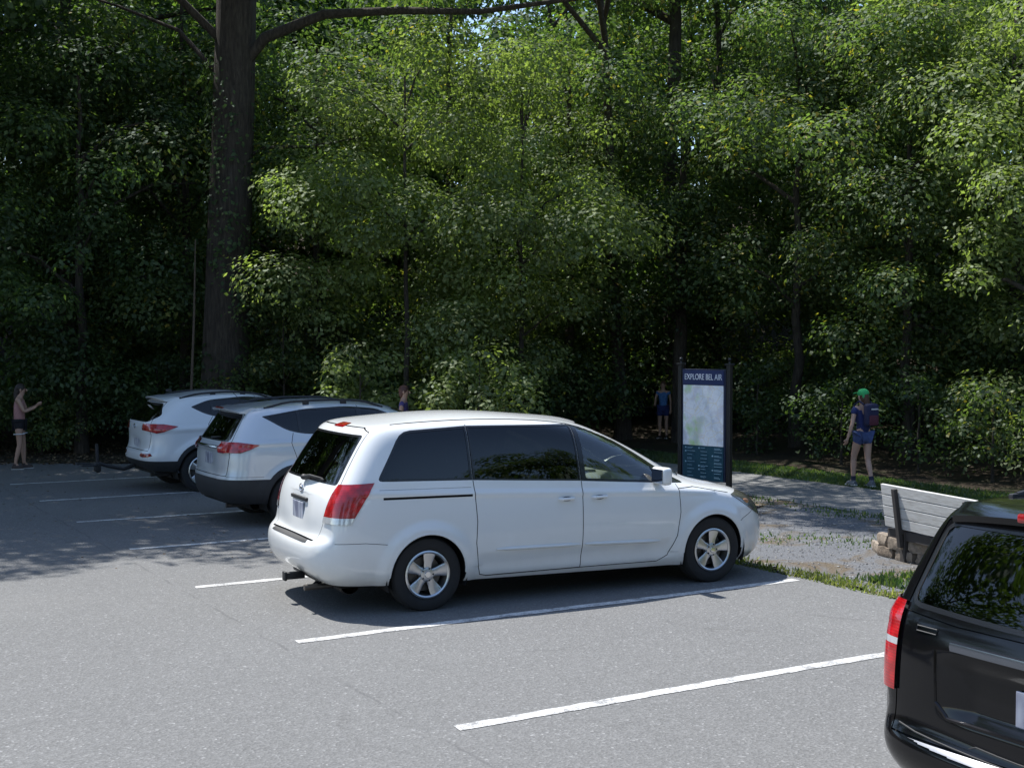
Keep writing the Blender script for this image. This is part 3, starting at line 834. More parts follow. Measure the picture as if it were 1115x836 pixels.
def make_silver():
    L = [
     (-0.880, 0.370, -0.860, 0.600, -0.680, 0.820, 0.330, 0.850, 3.200, 0.830, 0.280, 3.420, 0.580, 3.520, 0.260),
     (-0.950, 0.450, -0.920, 0.680, -0.700, 0.890, 0.420, 0.905, 3.220, 0.890, 0.420, 3.460, 0.620, 3.580, 0.400),
     (-0.980, 0.580, -0.940, 0.700, -0.710, 0.905, 0.580, 0.920, 3.220, 0.905, 0.600, 3.460, 0.620, 3.600, 0.600),
     (-0.965, 0.670, -0.925, 0.700, -0.700, 0.905, 0.690, 0.920, 3.180, 0.900, 0.750, 3.420, 0.620, 3.550, 0.760),
     (-0.930, 0.720, -0.900, 0.690, -0.690, 0.900, 0.760, 0.920, 3.120, 0.890, 0.840, 3.340, 0.600, 3.470, 0.840),
     (-0.930, 0.900, -0.900, 0.690, -0.670, 0.900, 0.930, 0.920, 2.980, 0.870, 0.930, 3.180, 0.570, 3.300, 0.930),
     (-0.920, 1.040, -0.880, 0.700, -0.630, 0.895, 1.060, 0.905, 2.600, 0.830, 1.030, 2.820, 0.540, 2.940, 1.040),
     (-0.870, 1.150, -0.840, 0.680, -0.570, 0.870, 1.170, 0.875, 2.240, 0.790, 1.100, 2.450, 0.500, 2.560, 1.120),
     (-0.750, 1.330, -0.710, 0.630, -0.460, 0.800, 1.360, 0.810, 1.970, 0.700, 1.350, 2.140, 0.440, 2.220, 1.380),
     (-0.640, 1.500, -0.600, 0.580, -0.360, 0.715, 1.530, 0.730, 1.500, 0.630, 1.530, 1.620, 0.400, 1.680, 1.560),
     (-0.600, 1.565, -0.540, 0.520, -0.280, 0.630, 1.585, 0.645, 1.320, 0.560, 1.590, 1.420, 0.360, 1.470, 1.610)]
    base = arcs(2.66, z=.36, r0=.44, r1=.56, amp=.025)
    def disp(co, no):
        d = base(co, no)
        if abs(co.y) > .6: d += Vector((0, math.copysign(.012 * bumpfn(co.z, 1.13, .06), co.y), 0))
        if co.x < -.7 and abs(co.y) < .6:
            d += Vector((.03 * bumpfn(co.y, 0, .36) * bumpfn(co.z, .90, .17), 0, 0))
            d -= Vector((.025 * bumpfn(co.z, 1.05, .06), 0, 0))
        return d
    wf = roundpoly([(-.42, 1.475), (-.10, 1.285), (.12, 1.235), (.95, 1.195), (2.10, 1.115), (1.62, 1.40), (1.25, 1.545), (.80, 1.585), (.20, 1.565)], [.03, .1, .1, .1, .02, .1, .1, .1, .1])
    g1 = roundpoly([(-.34, 1.465), (-.07, 1.30), (.06, 1.272), (.06, 1.535)], [.02, .05, .01, .03])
    g2 = roundpoly([(.10, 1.262), (.93, 1.217), (.93, 1.558), (.10, 1.543)], .02)
    g3 = roundpoly([(1.0, 1.212), (1.95, 1.145), (1.57, 1.38), (1.22, 1.525), (1.0, 1.55)], .02)
    tl = [(-.50, 1.108), (-.60, 1.055), (-.74, 1.005), (-1.4, 1.005), (-1.4, 1.125), (-.74, 1.135)]
    silver = paint('silver_suv_paint', (.56, .60, .64), .08, .28, .25)
    tgo = [(-.66, .70), (-.69, .95), (-.66, 1.14), (-.60, 1.33), (-.54, 1.50), (.54, 1.50), (.60, 1.33), (.66, 1.14), (.69, .95), (.66, .70)]
    cfg = dict(name='suv', loc=(-3.33, 17.87), yaw=R(30.5), label='silver suv with black bumper, roof rails and jutting tail lamps behind the minivan', wb=2.66, tr=.36, ar=.40,
        levels=L, crown=.055, arch=[0] * 8 + [.01, .025, .03], disp=disp, paint=silver, glass=[('rear_quarter_window', g1), ('rear_door_window', g2), ('front_door_window', g3)], winframe=wf,
        ws=(1.15, 1.53, .70, .56), wsx=1.2, rearx=-.25, rw=roundpoly([(-.60, 1.165), (-.52, 1.475), (.52, 1.475), (.60, 1.165)], .05),
        tl=tl, tlcut=.45, cuts=[('r', [(s * .45, 1.0), (s * .47, 1.14), (s * .475, 1.14), (s * .455, 1.0)], lambda c, n: c.x < -.6) for s in (-1, 1)],
        preds=[('tail_lamp', lambda c, n: abs(c.y) > .46 and c.x < -.3 and inpoly(c.x, c.z, tl), CM['red'], .028, None)],
        gaps=[('r', tgo + [tgo[0]], 'r', .009), ('s', [(-.02, 1.25), (-.06, 1.12), (.02, .88)], 's', .008), ('s', [(.97, 1.6), (.97, .45)], 's', .008), ('s', [(.36, .50), (.42, .42), (1.9, .42), (2.1, .6), (2.15, 1.1)], 's', .008), ('s', [(-.96, .69), (-.45, .69)], 's', .004)],
        panels=[('tailgate', 'r', tgo, 'r', False)], archclad=.47, cladz=.655, hw=.92, ux=(-.80, 3.3), mirror=(1.92, 1.15), handles=[(.30, 1.03), (1.15, 1.00)],
        rails=(-.30, 1.35, .60, .045), platez=.90, seatx=1.15)
    root, ob, bvh, body = make_suv(cfg)
    tg = ob.get(('tailgate', 0)) or root
    spoiler(root, bvh, -.50, 1.6, .56, body, out=.26)
    b = MB(); b.box((-.755, 0, 1.575), (.02, .30, .022), bev=.005); b.build('high_brake_lamp', CM['redlow'], root)
    b = MB()
    pts = [(surf_x(bvh, y, 1.065) - .012, y, 1.065) for y in np.linspace(-.44, .44, 11)]
    b.tube(pts, .022, 8); b.build('chrome_garnish', CM['chrome'], tg, True)
    b = MB(); b.tube([(-.45, .0, 1.66), (-.62, .0, 1.82)], [.005, .003], 6); b.sphere((-.45, 0, 1.655), (.04, .02, .012)); b.build('antenna', CM['dark'], root, True)
    b = MB(); a0 = Vector((surf_x(bvh, 0, 1.18) - .02, 0, 1.175)); a1 = Vector((surf_x(bvh, -.33, 1.21) - .02, -.33, 1.20)); b.tube([a0, a1], [.016, .006], 6); b.build('rear_wiper', CM['dark'], tg, True)
    return root

def make_white():
    L = [
     (-.80, .40, -.78, .60, -.60, .80, .36, .84, 3.20, .83, .28, 3.40, .58, 3.48, .26),
     (-.90, .48, -.87, .66, -.66, .88, .46, .905, 3.22, .89, .42, 3.44, .62, 3.54, .40),
     (-.94, .58, -.90, .69, -.68, .90, .58, .925, 3.22, .905, .60, 3.46, .62, 3.56, .60),
     (-.91, .66, -.87, .69, -.66, .90, .68, .925, 3.18, .90, .75, 3.42, .62, 3.52, .76),
     (-.86, .71, -.83, .68, -.64, .90, .76, .925, 3.12, .89, .84, 3.34, .60, 3.46, .84),
     (-.86, .88, -.82, .68, -.62, .90, .93, .92, 2.98, .87, .93, 3.18, .57, 3.28, .92),
     (-.88, 1.05, -.84, .69, -.60, .895, 1.08, .905, 2.60, .83, 1.02, 2.82, .54, 2.92, 1.03),
     (-.86, 1.16, -.81, .67, -.54, .865, 1.19, .875, 2.24, .79, 1.09, 2.45, .50, 2.55, 1.11),
     (-.70, 1.32, -.66, .62, -.40, .79, 1.35, .80, 1.75, .70, 1.34, 1.92, .44, 2.00, 1.37),
     (-.55, 1.47, -.51, .57, -.26, .71, 1.50, .72, 1.28, .63, 1.51, 1.40, .40, 1.46, 1.54),
     (-.48, 1.54, -.42, .52, -.18, .63, 1.56, .645, 1.10, .56, 1.57, 1.20, .36, 1.25, 1.59)]
    base = arcs(2.67, z=.36, r0=.44, r1=.58, amp=.03)
    def disp(co, no):
        d = base(co, no)
        if abs(co.y) > .6:
            zc = 1.06 + .03 * co.x
            d += Vector((0, math.copysign(.016 * bumpfn(co.z, zc, .07), co.y), 0))
        if co.x < -.6 and abs(co.y) < .6: d += Vector((.03 * bumpfn(co.y, 0, .34) * bumpfn(co.z, .80, .14), 0, 0))
        return d
    wf = roundpoly([(-.16, 1.405), (.05, 1.29), (.30, 1.225), (.95, 1.18), (2.10, 1.105), (1.62, 1.39), (1.25, 1.525), (.80, 1.562), (.15, 1.515)], [.03, .1, .1, .1, .02, .1, .1, .1, .12])
    g1 = roundpoly([(-.09, 1.402), (.08, 1.305), (.17, 1.278), (.17, 1.49)], [.02, .05, .01, .05])
    g2 = roundpoly([(.21, 1.268), (.93, 1.205), (.93, 1.537), (.21, 1.50)], .02)
    g3 = roundpoly([(1.0, 1.20), (1.95, 1.135), (1.57, 1.37), (1.22, 1.505), (1.0, 1.53)], .02)
    tl = [(-.40, 1.095), (-.62, 1.015), (-.72, .99), (-.86, 1.03), (-1.4, 1.075), (-1.4, 1.14), (-.62, 1.135)]
    rf = lambda c: inpoly(abs(c.y), c.z, [(.42, .615), (.44, .655), (.72, .66), (.76, .625), (.68, .595), (.48, .592)])
    white = paint('white_suv_paint', (.72, .74, .76), .06)
    tgo = [(-.64, .70), (-.68, .95), (-.65, 1.14), (-.60, 1.33), (-.54, 1.48), (.54, 1.48), (.60, 1.33), (.65, 1.14), (.68, .95), (.64, .70)]
    rfp = [(.42, .615), (.44, .655), (.72, .66), (.76, .625), (.68, .595), (.48, .592)]
    cfg = dict(name='suv', loc=(-5.54, 21.85), yaw=R(31), label='white suv with swept tail lamps and a folded hitch rack, farthest of the parked cars', wb=2.67, tr=.36, ar=.40,
        levels=L, crown=.06, arch=[0] * 8 + [.01, .025, .03], disp=disp, paint=white, glass=[('rear_quarter_window', g1), ('rear_door_window', g2), ('front_door_window', g3)], winframe=wf,
        ws=(1.14, 1.51, .70, .56), wsx=1.2, rearx=-.15, rw=roundpoly([(-.56, 1.185), (-.68, 1.27), (-.50, 1.44), (.50, 1.44), (.68, 1.27), (.56, 1.185)], [.1, .03, .05, .05, .03, .1]),
        tl=tl, tlcut=.42, cuts=[('r', [(s * a, b) for a, b in rfp], lambda c, n: c.x < -.5) for s in (-1, 1)] + [('r', [(s * .40, 1.0), (s * .42, 1.14), (s * .425, 1.14), (s * .405, 1.0)], lambda c, n: c.x < -.5) for s in (-1, 1)],
        preds=[('tail_lamp', lambda c, n: abs(c.y) > .415 and c.x < -.2 and inpoly(c.x, c.z, tl), CM['red'], .012, None), ('rear_reflector', lambda c, n: c.x < -.5 and rf(c), CM['redlow'], .004, None)],
        gaps=[('r', tgo + [tgo[0]], 'r', .009), ('s', [(.19, 1.25), (.10, 1.12), (.12, .88)], 's', .008), ('s', [(.97, 1.6), (.97, .45)], 's', .008)],
        panels=[('tailgate', 'r', tgo, 'r', False)], archclad=.46, cladz=.535, hw=.92, ux=(-.72, 3.3), mirror=(1.92, 1.14), handles=[(.36, 1.06), (1.2, 1.03)],
        rails=(-.25, 1.30, .60, .03), platez=.80, seatx=1.15)
    root, ob, bvh, body = make_suv(cfg)
    tg = ob.get(('tailgate', 0)) or root
    spoiler(root, bvh, -.34, 1.57, .56, body, out=.28)
    e = MB(); xx = surf_x(bvh, 0, 1.08) - .008
    e.tube([(xx, .055 * math.cos(a), 1.08 + .032 * math.sin(a)) for a in np.linspace(0, 2 * PI, 21)], .007, 6, cap=False); e.box((xx, 0, 1.08), (.008, .02, .05), rot=(.5, 0, 0)); e.build('badge', CM['chrome'], tg, True)
    b = MB(); b.box((-.30, .0, 1.655), (.10, .03, .045), bev=.012); b.build('antenna', CM['dark'], root, True)
    b = MB(); b.box((surf_x(bvh, -.1, 1.39) - .012, -.1, 1.40), (.004, .15, .07), rot=(0, -.75, 0)); b.build('window_sticker', pbr('pale_sticker', (.6, .6, .6), .6), ob.get(('rear_window', 0)) or root)
    return root

def make_black():
    L = [
     (-1.050, 0.420, -1.030, 0.730, -0.890, 0.930, 0.360, 0.950, 3.700, 0.930, 0.300, 3.950, 0.650, 4.050, 0.300),
     (-1.130, 0.470, -1.110, 0.790, -0.950, 0.985, 0.450, 0.985, 3.740, 0.970, 0.420, 4.000, 0.680, 4.100, 0.400),
     (-1.170, 0.550, -1.150, 0.830, -0.990, 1.005, 0.540, 1.000, 3.760, 0.990, 0.600, 4.020, 0.700, 4.120, 0.600),
     (-1.170, 0.605, -1.150, 0.840, -0.990, 1.010, 0.620, 1.010, 3.760, 0.990, 0.750, 4.020, 0.700, 4.120, 0.760),
     (-1.120, 0.625, -1.100, 0.840, -0.990, 1.010, 0.700, 1.010, 3.750, 0.990, 0.860, 4.000, 0.700, 4.100, 0.860),
     (-1.100, 0.660, -1.090, 0.850, -1.000, 1.005, 0.780, 1.010, 3.720, 0.980, 0.920, 3.960, 0.680, 4.060, 0.920),
     (-1.100, 0.900, -1.080, 0.870, -1.000, 1.000, 0.930, 1.010, 3.550, 0.960, 1.030, 3.780, 0.660, 3.880, 1.050),
     (-1.080, 1.080, -1.060, 0.870, -0.980, 0.995, 1.100, 1.000, 3.000, 0.920, 1.110, 3.200, 0.620, 3.300, 1.130),
     (-1.040, 1.200, -1.020, 0.860, -0.930, 0.975, 1.210, 0.985, 2.450, 0.900, 1.160, 2.680, 0.580, 2.780, 1.190),
     (-0.930, 1.413, -0.910, 0.830, -0.830, 0.910, 1.423, 0.920, 2.000, 0.820, 1.403, 2.200, 0.500, 2.280, 1.423),
     (-0.840, 1.605, -0.810, 0.790, -0.730, 0.850, 1.615, 0.855, 1.620, 0.750, 1.605, 1.780, 0.460, 1.840, 1.635),
     (-0.800, 1.684, -0.750, 0.730, -0.650, 0.760, 1.694, 0.770, 1.450, 0.680, 1.694, 1.600, 0.420, 1.650, 1.714)]
    base = arcs(2.95, z=.40, r0=.46, r1=.58, amp=.02)
    def disp(co, no):
        d = base(co, no)
        if co.x < -.8:
            d += Vector((.035 * min(1, 2.2 * bumpfn(co.y, 0, .66)) * min(1, 2 * bumpfn(co.z, .90, .165)), 0, 0))   # plate recess
        if abs(co.y) > .7: d += Vector((0, math.copysign(.010 * bumpfn(co.z, 1.16, .06), co.y), 0))
        return d
    wf = roundpoly([(-.66, 1.56), (-.78, 1.245), (2.30, 1.19), (1.85, 1.46), (1.55, 1.56)], .04)
    g1 = roundpoly([(-.62, 1.54), (-.72, 1.27), (.45, 1.25), (.45, 1.54)], .03)
    g2 = roundpoly([(.50, 1.25), (1.15, 1.235), (1.15, 1.54), (.50, 1.54)], .02)
    g3 = roundpoly([(1.22, 1.235), (2.15, 1.215), (1.80, 1.44), (1.52, 1.54), (1.22, 1.54)], .02)
    black = paint('black_suv_paint', (.004, .004, .005), .0, .10)
    for n_ in black.node_tree.nodes:
        if n_.type == 'BSDF_PRINCIPLED': n_.inputs['Coat Weight'].default_value = .25; n_.inputs['Specular IOR Level'].default_value = .3
    tlin = lambda z: .845 + .01 * math.sin((z - .8) * 7)
    def tlp(c, a=.82, b=1.225): return c.x < -.72 and a < c.z < b and abs(c.y) > .82
    cuts = []
    for s in (-1, 1):
        cuts.append(('r', [(s * .82, .80), (s * .82, 1.24), (s * .825, 1.24), (s * .825, .80)], lambda c, n: c.x < -.6))
    for z in (.82, 1.225, 1.025, 1.055): cuts.append(('s', [(-1.4, z), (-.70, z), (-.70, z + .001), (-1.4, z + .001)], lambda c, n: abs(c.y) > .75))
    cuts.append(('s', [(-.815, .8), (-.785, 1.24), (-.780, 1.24), (-.810, .8)], lambda c, n: abs(c.y) > .75))
    ins = lambda c: c.x < lerp(-.815, -.785, (c.z - .8) / .44)
    tgo = [(-.82, .64), (-.82, 1.22), (-.765, 1.60), (-.64, 1.68), (.64, 1.68), (.765, 1.60), (.82, 1.22), (.82, .64)]
    step = roundpoly([(-.90, .590), (-.86, .632), (.86, .632), (.90, .590)], .01)
    cuts.append(('r', step, lambda c, n: c.x < -.9))
    cfg = dict(name='suv', sub=4, loc=(3.14, 5.80), yaw=R(30), label='glossy black suv seen from behind at the right edge of the photo', wb=2.95, tr=.40, ar=.44,
        levels=L, crown=.035, arch=[0] * 9 + [.0, .01, .015], disp=disp, paint=black, glass=[('rear_quarter_window', g1), ('rear_door_window', g2), ('front_door_window', g3)], winframe=wf,
        ws=(1.22, 1.57, .80, .68), wsx=1.5, rearx=-.45, rw=roundpoly([(-.79, 1.235), (-.735, 1.585), (.735, 1.585), (.79, 1.235), (.3, 1.215), (-.3, 1.215)], [.05, .06, .06, .05, .2, .2]),
        tl=None, tlcut=.8, cuts=cuts,
        preds=[('lamp_strip', lambda c, n: tlp(c, 1.026, 1.056) and ins(c), CM['clearlens'], .016, None), ('tail_lamp', lambda c, n: tlp(c) and ins(c), CM['red'], .016, None),
               ('bumper_step', lambda c, n: c.x < -.9 and inpoly(c.y, c.z, step) and n.z > .5, pbr('satin_step_plate', (.45, .45, .47), .45, .6, var=.3, vscale=12), .008, None)],
        gaps=[('r', tgo + [tgo[0]], 'r', .008), ('r', [(-.82, 1.19), (-.5, 1.168), (.5, 1.168), (.82, 1.19)], 'r', .005), ('s', [(.47, 1.6), (.47, .60)], 's', .008)],
        panels=[('tailgate', 'r', tgo, 'r', False)], hw=1.0, ux=(-.95, 3.9), mirror=(2.1, 1.25), handles=[(.75, 1.10), (1.4, 1.10)],
        rails=(-.45, 1.35, .66, .035), platez=.89, seatx=1.35, spokes=6)
    root, ob, bvh, body = make_suv(cfg)
    tg = ob.get(('tailgate', 0)) or root
    sp = spoiler(root, bvh, -.74, 1.70, .72, body, out=.13, th=.05, drop=.03)
    b = MB(); b.box((-.872, 0, 1.668), (.035, .62, .042), bev=.010); b.build('high_brake_lamp', CM['red'], sp, True)
    b = MB(); x0 = min(surf_x(bvh, y, 1.085) for y in (-.5, 0, .5)); pts = [(x0 - .012 + .03 * y * y, y, 1.085) for y in np.linspace(-.50, .50, 15)]
    prof = [(.012, -.021), (-.010, -.019), (-.014, 0), (-.010, .019), (.012, .021)]
    rows = [[b.bm.verts.new((p[0] + a, p[1], p[2] + c)) for a, c in prof] for p in pts]
    for r0, r1 in zip(rows, rows[1:]):
        for j in range(5): b.bm.faces.new((r0[j], r0[(j + 1) % 5], r1[(j + 1) % 5], r1[j]))
    b.bm.faces.new(rows[0]); b.bm.faces.new(rows[-1][::-1])
    b.build('chrome_garnish', pbr('satin_dark_chrome', (.22, .24, .28), .2, 1.0), tg, True)
    # stepped frame around the plate pocket
    b = MB(); fr = [(.60, 1.05), (.58, .82), (.50, .76), (-.50, .76), (-.58, .82), (-.60, 1.05)]
    pts = []
    for (y, z), (y2, z2) in zip(fr, fr[1:]):
        for k in range(8):
            yy, zz = lerp(y, y2, k / 8), lerp(z, z2, k / 8); pts.append((surf_x(bvh, yy, zz) - .001, yy, zz))
    b.tube(pts, .010, 6); b.build('plate_pocket_edge', body, tg, True)
    # badge strokes near the left of the lid: a small outlined word seen edge-on, with no readable letters
    b = MB()
    xx = surf_x(bvh, .66, 1.125) - .004
    ring = [(surf_x(bvh, y_, z_) - .004, y_, z_) for y_, z_ in [(.72, 1.115), (.72, 1.137), (.60, 1.137), (.60, 1.115), (.72, 1.115)]]
    b.tube(ring, .003, 5)
    b.build('badge', CM['clad'], tg, True)
    b = MB(); a0 = Vector((surf_x(bvh, 0, 1.24) - .02, 0, 1.235)); a1 = Vector((surf_x(bvh, -.35, 1.30) - .02, -.35, 1.27)); b.tube([a0, a1], [.02, .008], 8); b.build('rear_wiper', CM['dark'], tg, True)
    # ribbed tread on the bumper step
    for y0 in np.linspace(.12, .80, 5): pass
    b = MB()
    for dx in (.0, .022, .044):
        pts = []
        for y in np.linspace(-.78, .78, 15):
            x = surf_x(bvh, y, .60) + .030 + dx
            h = bvh.ray_cast(Vector((x, y, .85)), Vector((0, 0, -1)))
            # step pad rib lies on the bumper's top
            zz = h[0].z if h[0] and h[0].z < .68 else .628
            pts.append((x, y, zz + .006))
        b.tube(pts, .0045, 5)
    b.build('step_rib', CM['clad'], ob.get(('bumper_step', 0)) or root, True)
    return root

def make_rack():
    """folded hitch rack behind the white suv"""
    root = empty('hitch_rack', (-5.54, 21.85, 0), R(31), 'black folded bicycle rack sticking out behind the white suv', 'bike rack')
    b = MB(); b.tube([(-.75, .25, .42), (-1.0, .25, .34), (-1.25, .25, .40), (-1.42, .25, .46)], .03, 8); b.build('hitch_arm', CM['dark'], root, True)
    b = MB(); b.tube([(-1.42, .25, .30), (-1.44, .25, .78)], .028, 8); b.box((-1.43, .25, .40), (.10, .12, .16), bev=.02); b.build('mast', CM['dark'], root, True)
    for y in (.05, .42):
        b = MB(); b.tube([(-1.42, .25, .44), (-1.50, y, .44), (-1.72, y, .45)], .018, 6); b.tube([(-1.72, y - .07, .45), (-1.72, y + .07, .45)], .02, 6); b.build('carrier_arm', CM['dark'], root, True)
    return root
# ------------------------------------------------------------------ ground, lot, path
LY = R(30.6); LC, LS = math.cos(LY), math.sin(LY)
def W(s, t, z=0): return Vector((LC * s - LS * t, LS * s + LC * t, z))
def ST(x, y): return (LC * x + LS * y, -LS * x + LC * y)
rng = random.Random(11)

def asphalt_mat(name, base, warm=0.0, speck=1.0, seam=True):
    m, nt, out = newmat(name); p = nt.nodes.new('ShaderNodeBsdfPrincipled')
    v = objvec(nt)
    big = noise(nt, .35, 4, .55, v); mid = noise(nt, 2.2, 5, .65, v); fine = noise(nt, 70, 3, .7, v)
    c = ramp(nt, big, [(.3, [base * .90, base * .905, base * .87]), (.7, [base * 1.12, base * 1.13, base * 1.08])])
    c = mix(nt, .35, c, ramp(nt, mid, [(.35, base * .82), (.65, base * 1.18)]))
    vo = N(nt, 'ShaderNodeTexVoronoi'); vo.inputs['Scale'].default_value = 62; nt.links.new(v, vo.inputs['Vector'])
    sp = ramp(nt, vo.outputs['Color'], [(.0, base * .45), (.5, base * .98), (.84, base * 1.45), (.96, base * 3.0)])
    c = mix(nt, .55 * speck, c, sp)
    c = mix(nt, .30, c, ramp(nt, fine, [(.35, base * .6), (.65, base * 1.4)]))
    # oil drips and tyre-polished patches
    st = ramp(nt, noise(nt, .8, 6, .7, v, 1.2), [(.62, 0.0), (.70, .35)]); c = mix(nt, st, c, [base * .5, base * .49, base * .48])
    st2 = ramp(nt, noise(nt, .22, 3, .5, v), [(.5, 0.0), (.62, .22)]); c = mix(nt, st2, c, [base * 1.35, base * 1.33, base * 1.28])
    if seam:
        sx = N(nt, 'ShaderNodeSeparateXYZ'); nt.links.new(v, sx.inputs[0])
        def line(sock_x, pos, width, wob, wscale, lo, hi, other):
            a = N(nt, 'ShaderNodeMath', operation='SUBTRACT'); nt.links.new(sock_x, a.inputs[0]); a.inputs[1].default_value = pos
            n = noise(nt, wscale, 5, .65, v)
            n2 = N(nt, 'ShaderNodeMath', operation='MULTIPLY_ADD'); nt.links.new(n, n2.inputs[0]); n2.inputs[1].default_value = wob; n2.inputs[2].default_value = -wob / 2
            b = N(nt, 'ShaderNodeMath', operation='ADD'); nt.links.new(a.outputs[0], b.inputs[0]); nt.links.new(n2.outputs[0], b.inputs[1])
            ab = N(nt, 'ShaderNodeMath', operation='ABSOLUTE'); nt.links.new(b.outputs[0], ab.inputs[0])
            mr = N(nt, 'ShaderNodeMapRange'); mr.inputs['From Min'].default_value = 0; mr.inputs['From Max'].default_value = width
            mr.inputs['To Min'].default_value = 1; mr.inputs['To Max'].default_value = 0; nt.links.new(ab.outputs[0], mr.inputs['Value'])
            g = N(nt, 'ShaderNodeMath', operation='MULTIPLY'); nt.links.new(mr.outputs[0], g.inputs[0])
            nn = ramp(nt, noise(nt, 1.3, 3, .6, v), [(.42, 0.0), (.55, 1.0)]); nt.links.new(nn, g.inputs[1])
            return g.outputs[0]
        k = line(sx.outputs[0], 3.62, .020, .12, 3.0, 0, 0, None)
        c = mix(nt, k, c, base * .72)
        k = line(sx.outputs[1], 8.6, .014, .5, 1.6, 0, 0, None)
        c = mix(nt, k, c, base * .80)
    nt.links.new(c, p.inputs['Base Color']); p.inputs['Roughness'].default_value = .88; p.inputs['Specular IOR Level'].default_value = .3
    b = N(nt, 'ShaderNodeBump'); b.inputs['Strength'].default_value = .6; b.inputs['Distance'].default_value = .006
    nt.links.new(vo.outputs['Distance'], b.inputs['Height']); nt.links.new(b.outputs[0], p.inputs['Normal'])
    nt.links.new(p.outputs[0], out.inputs[0]); return m

def patches_mat(name, stops, scale=1.6, rough=.95, fine=55, bump=.8):
    m, nt, out = newmat(name); p = nt.nodes.new('ShaderNodeBsdfPrincipled'); v = objvec(nt)
    c = ramp(nt, noise(nt, scale, 6, .62, v, .6), stops)
    f = noise(nt, fine, 4, .75, v)
    c2 = mix(nt, .75, c, ramp(nt, f, [(.3, .35), (.5, 1.0), (.72, 1.9)]), 'MULTIPLY')
    nt.links.new(c2, p.inputs['Base Color']); p.inputs['Roughness'].default_value = rough; p.inputs['Specular IOR Level'].default_value = .25
    b = N(nt, 'ShaderNodeBump'); b.inputs['Strength'].default_value = bump; b.inputs['Distance'].default_value = .02
    nt.links.new(f, b.inputs['Height']); nt.links.new(b.outputs[0], p.inputs['Normal'])
    nt.links.new(p.outputs[0], out.inputs[0]); return m

def gz(x, y):
    """height of the woodland floor: flat by the path, rising gently into the trees"""
    s, t = ST(x, y)
    d = max(0, s - 17.4) if t < 25 else max(0, y - 29)
    k = min(1, d / 4); z = .06 * min(d, 40) * (k * k * (3 - 2 * k))
    e = min(1, max(0, (y - 35) / 22)); e = max(e, min(1, max(0, (x - 16) / 18)), min(1, max(0, (-x - 18) / 18)) if y > 20 else 0)
    return z + 7 * e * e * (3 - 2 * e)

def sheet(name, pts, z, mat, kind='structure', jit=0.0, step=.25, jitedge=None):
    """flat polygon in lot coordinates; edges subdivided and roughened"""
    out = []
    n = len(pts)
    for i in range(n):
        a, b = Vector(pts[i]), Vector(pts[(i + 1) % n]); L = (b - a).length
        rough = jit > 0 and (jitedge is None or i in jitedge)
        k = max(1, int(L / step)) if rough else 1
        nrm = Vector((-(b - a).y, (b - a).x)).normalized()
        for j in range(k):
            p = a + (b - a) * j / k
            if rough and j: p = p + nrm * rng.gauss(0, jit)
            out.append(p)
    bm = bmesh.new(); f = bm.faces.new([bm.verts.new((p.x, p.y, 0)) for p in out])
    bmesh.ops.triangulate(bm, faces=[f], ngon_method='EAR_CLIP')
    bm.normal_update()
    for f in bm.faces:
        if f.normal.z < 0: f.normal_flip()
    sh = abs(sum(out[i - 1].x * out[i].y - out[i].x * out[i - 1].y for i in range(len(out)))) / 2
    print('AREA', name, round(sh, 1), round(sum(f.calc_area() for f in bm.faces), 1))
    me = bpy.data.meshes.new(name); bm.to_mesh(me); bm.free()
    o = link(name, me, mat); o.rotation_euler = (0, 0, LY); o.location = (0, 0, z)
    return tag(o, kind=kind)

forest = patches_mat('woodland_floor', [(.3, (.026, .020, .013)), (.5, (.048, .036, .024)), (.7, (.028, .036, .014))], 1.2)
# ground: one sheet to the horizon, finer near the camera
bm = bmesh.new()
def axis(lo, hi):
    a = [-1500, -600, -250, -120, -70]; v = lo
    while v <= hi: a.append(v); v += 1.0
    return a + [90, 140, 260, 600, 1500]
xs, ys = axis(-45, 45), axis(-40, 70)
g = [[bm.verts.new((x, y, gz(x, y))) for x in xs] for y in ys]
for i in range(len(ys) - 1):
    for j in range(len(xs) - 1): bm.faces.new((g[i][j], g[i][j + 1], g[i + 1][j + 1], g[i + 1][j]))
me = bpy.data.meshes.new('ground'); bm.to_mesh(me); bm.free()
tag(link('ground', me, forest, smooth=True), kind='structure')

EDGE = 9.35
lot = sheet('parking_lot', [(-60, -60), (EDGE, -60), (EDGE, 24.2), (8.4, 25.6), (6.2, 26.6), (4.3, 27.9), (-12, 37), (-60, 60)], .010, asphalt_mat('lot_asphalt', .144, .02), jit=.018, jitedge={1, 2, 3, 4, 5})
def ribbon(name, A, B, z, mat, jit=.03, step=.3, kind='structure'):
    """strip between two polylines in lot coordinates"""
    bm = bmesh.new(); rows = []
    for i in range(len(A) - 1):
        a0, a1, b0, b1 = Vector(A[i]), Vector(A[i + 1]), Vector(B[i]), Vector(B[i + 1]); k = max(1, int((a1 - a0).length / step))
        for j in range(k + (i == len(A) - 2)):
            p, q = a0.lerp(a1, j / k), b0.lerp(b1, j / k); rows.append((bm.verts.new((p.x + rng.gauss(0, jit), p.y, 0)), bm.verts.new((q.x + rng.gauss(0, jit), q.y, 0))))
    for (p, q), (p2, q2) in zip(rows, rows[1:]): bm.faces.new((p, q, q2, p2))
    bm.normal_update()
    for f in bm.faces:
        if f.normal.z < 0: f.normal_flip()
    me = bpy.data.meshes.new(name); bm.to_mesh(me); bm.free()
    o = link(name, me, mat); o.rotation_euler = (0, 0, LY); o.location = (0, 0, z); return tag(o, kind=kind)
path = ribbon('footpath', [(13.7, -40), (13.7, 20), (13.2, 24), (11.4, 27.5), (9, 30)], [(16.1, -40), (16.1, 20.5), (15.4, 25), (13.2, 29), (10.4, 32)], .014, asphalt_mat('path_asphalt', .17, .03, .8, False))
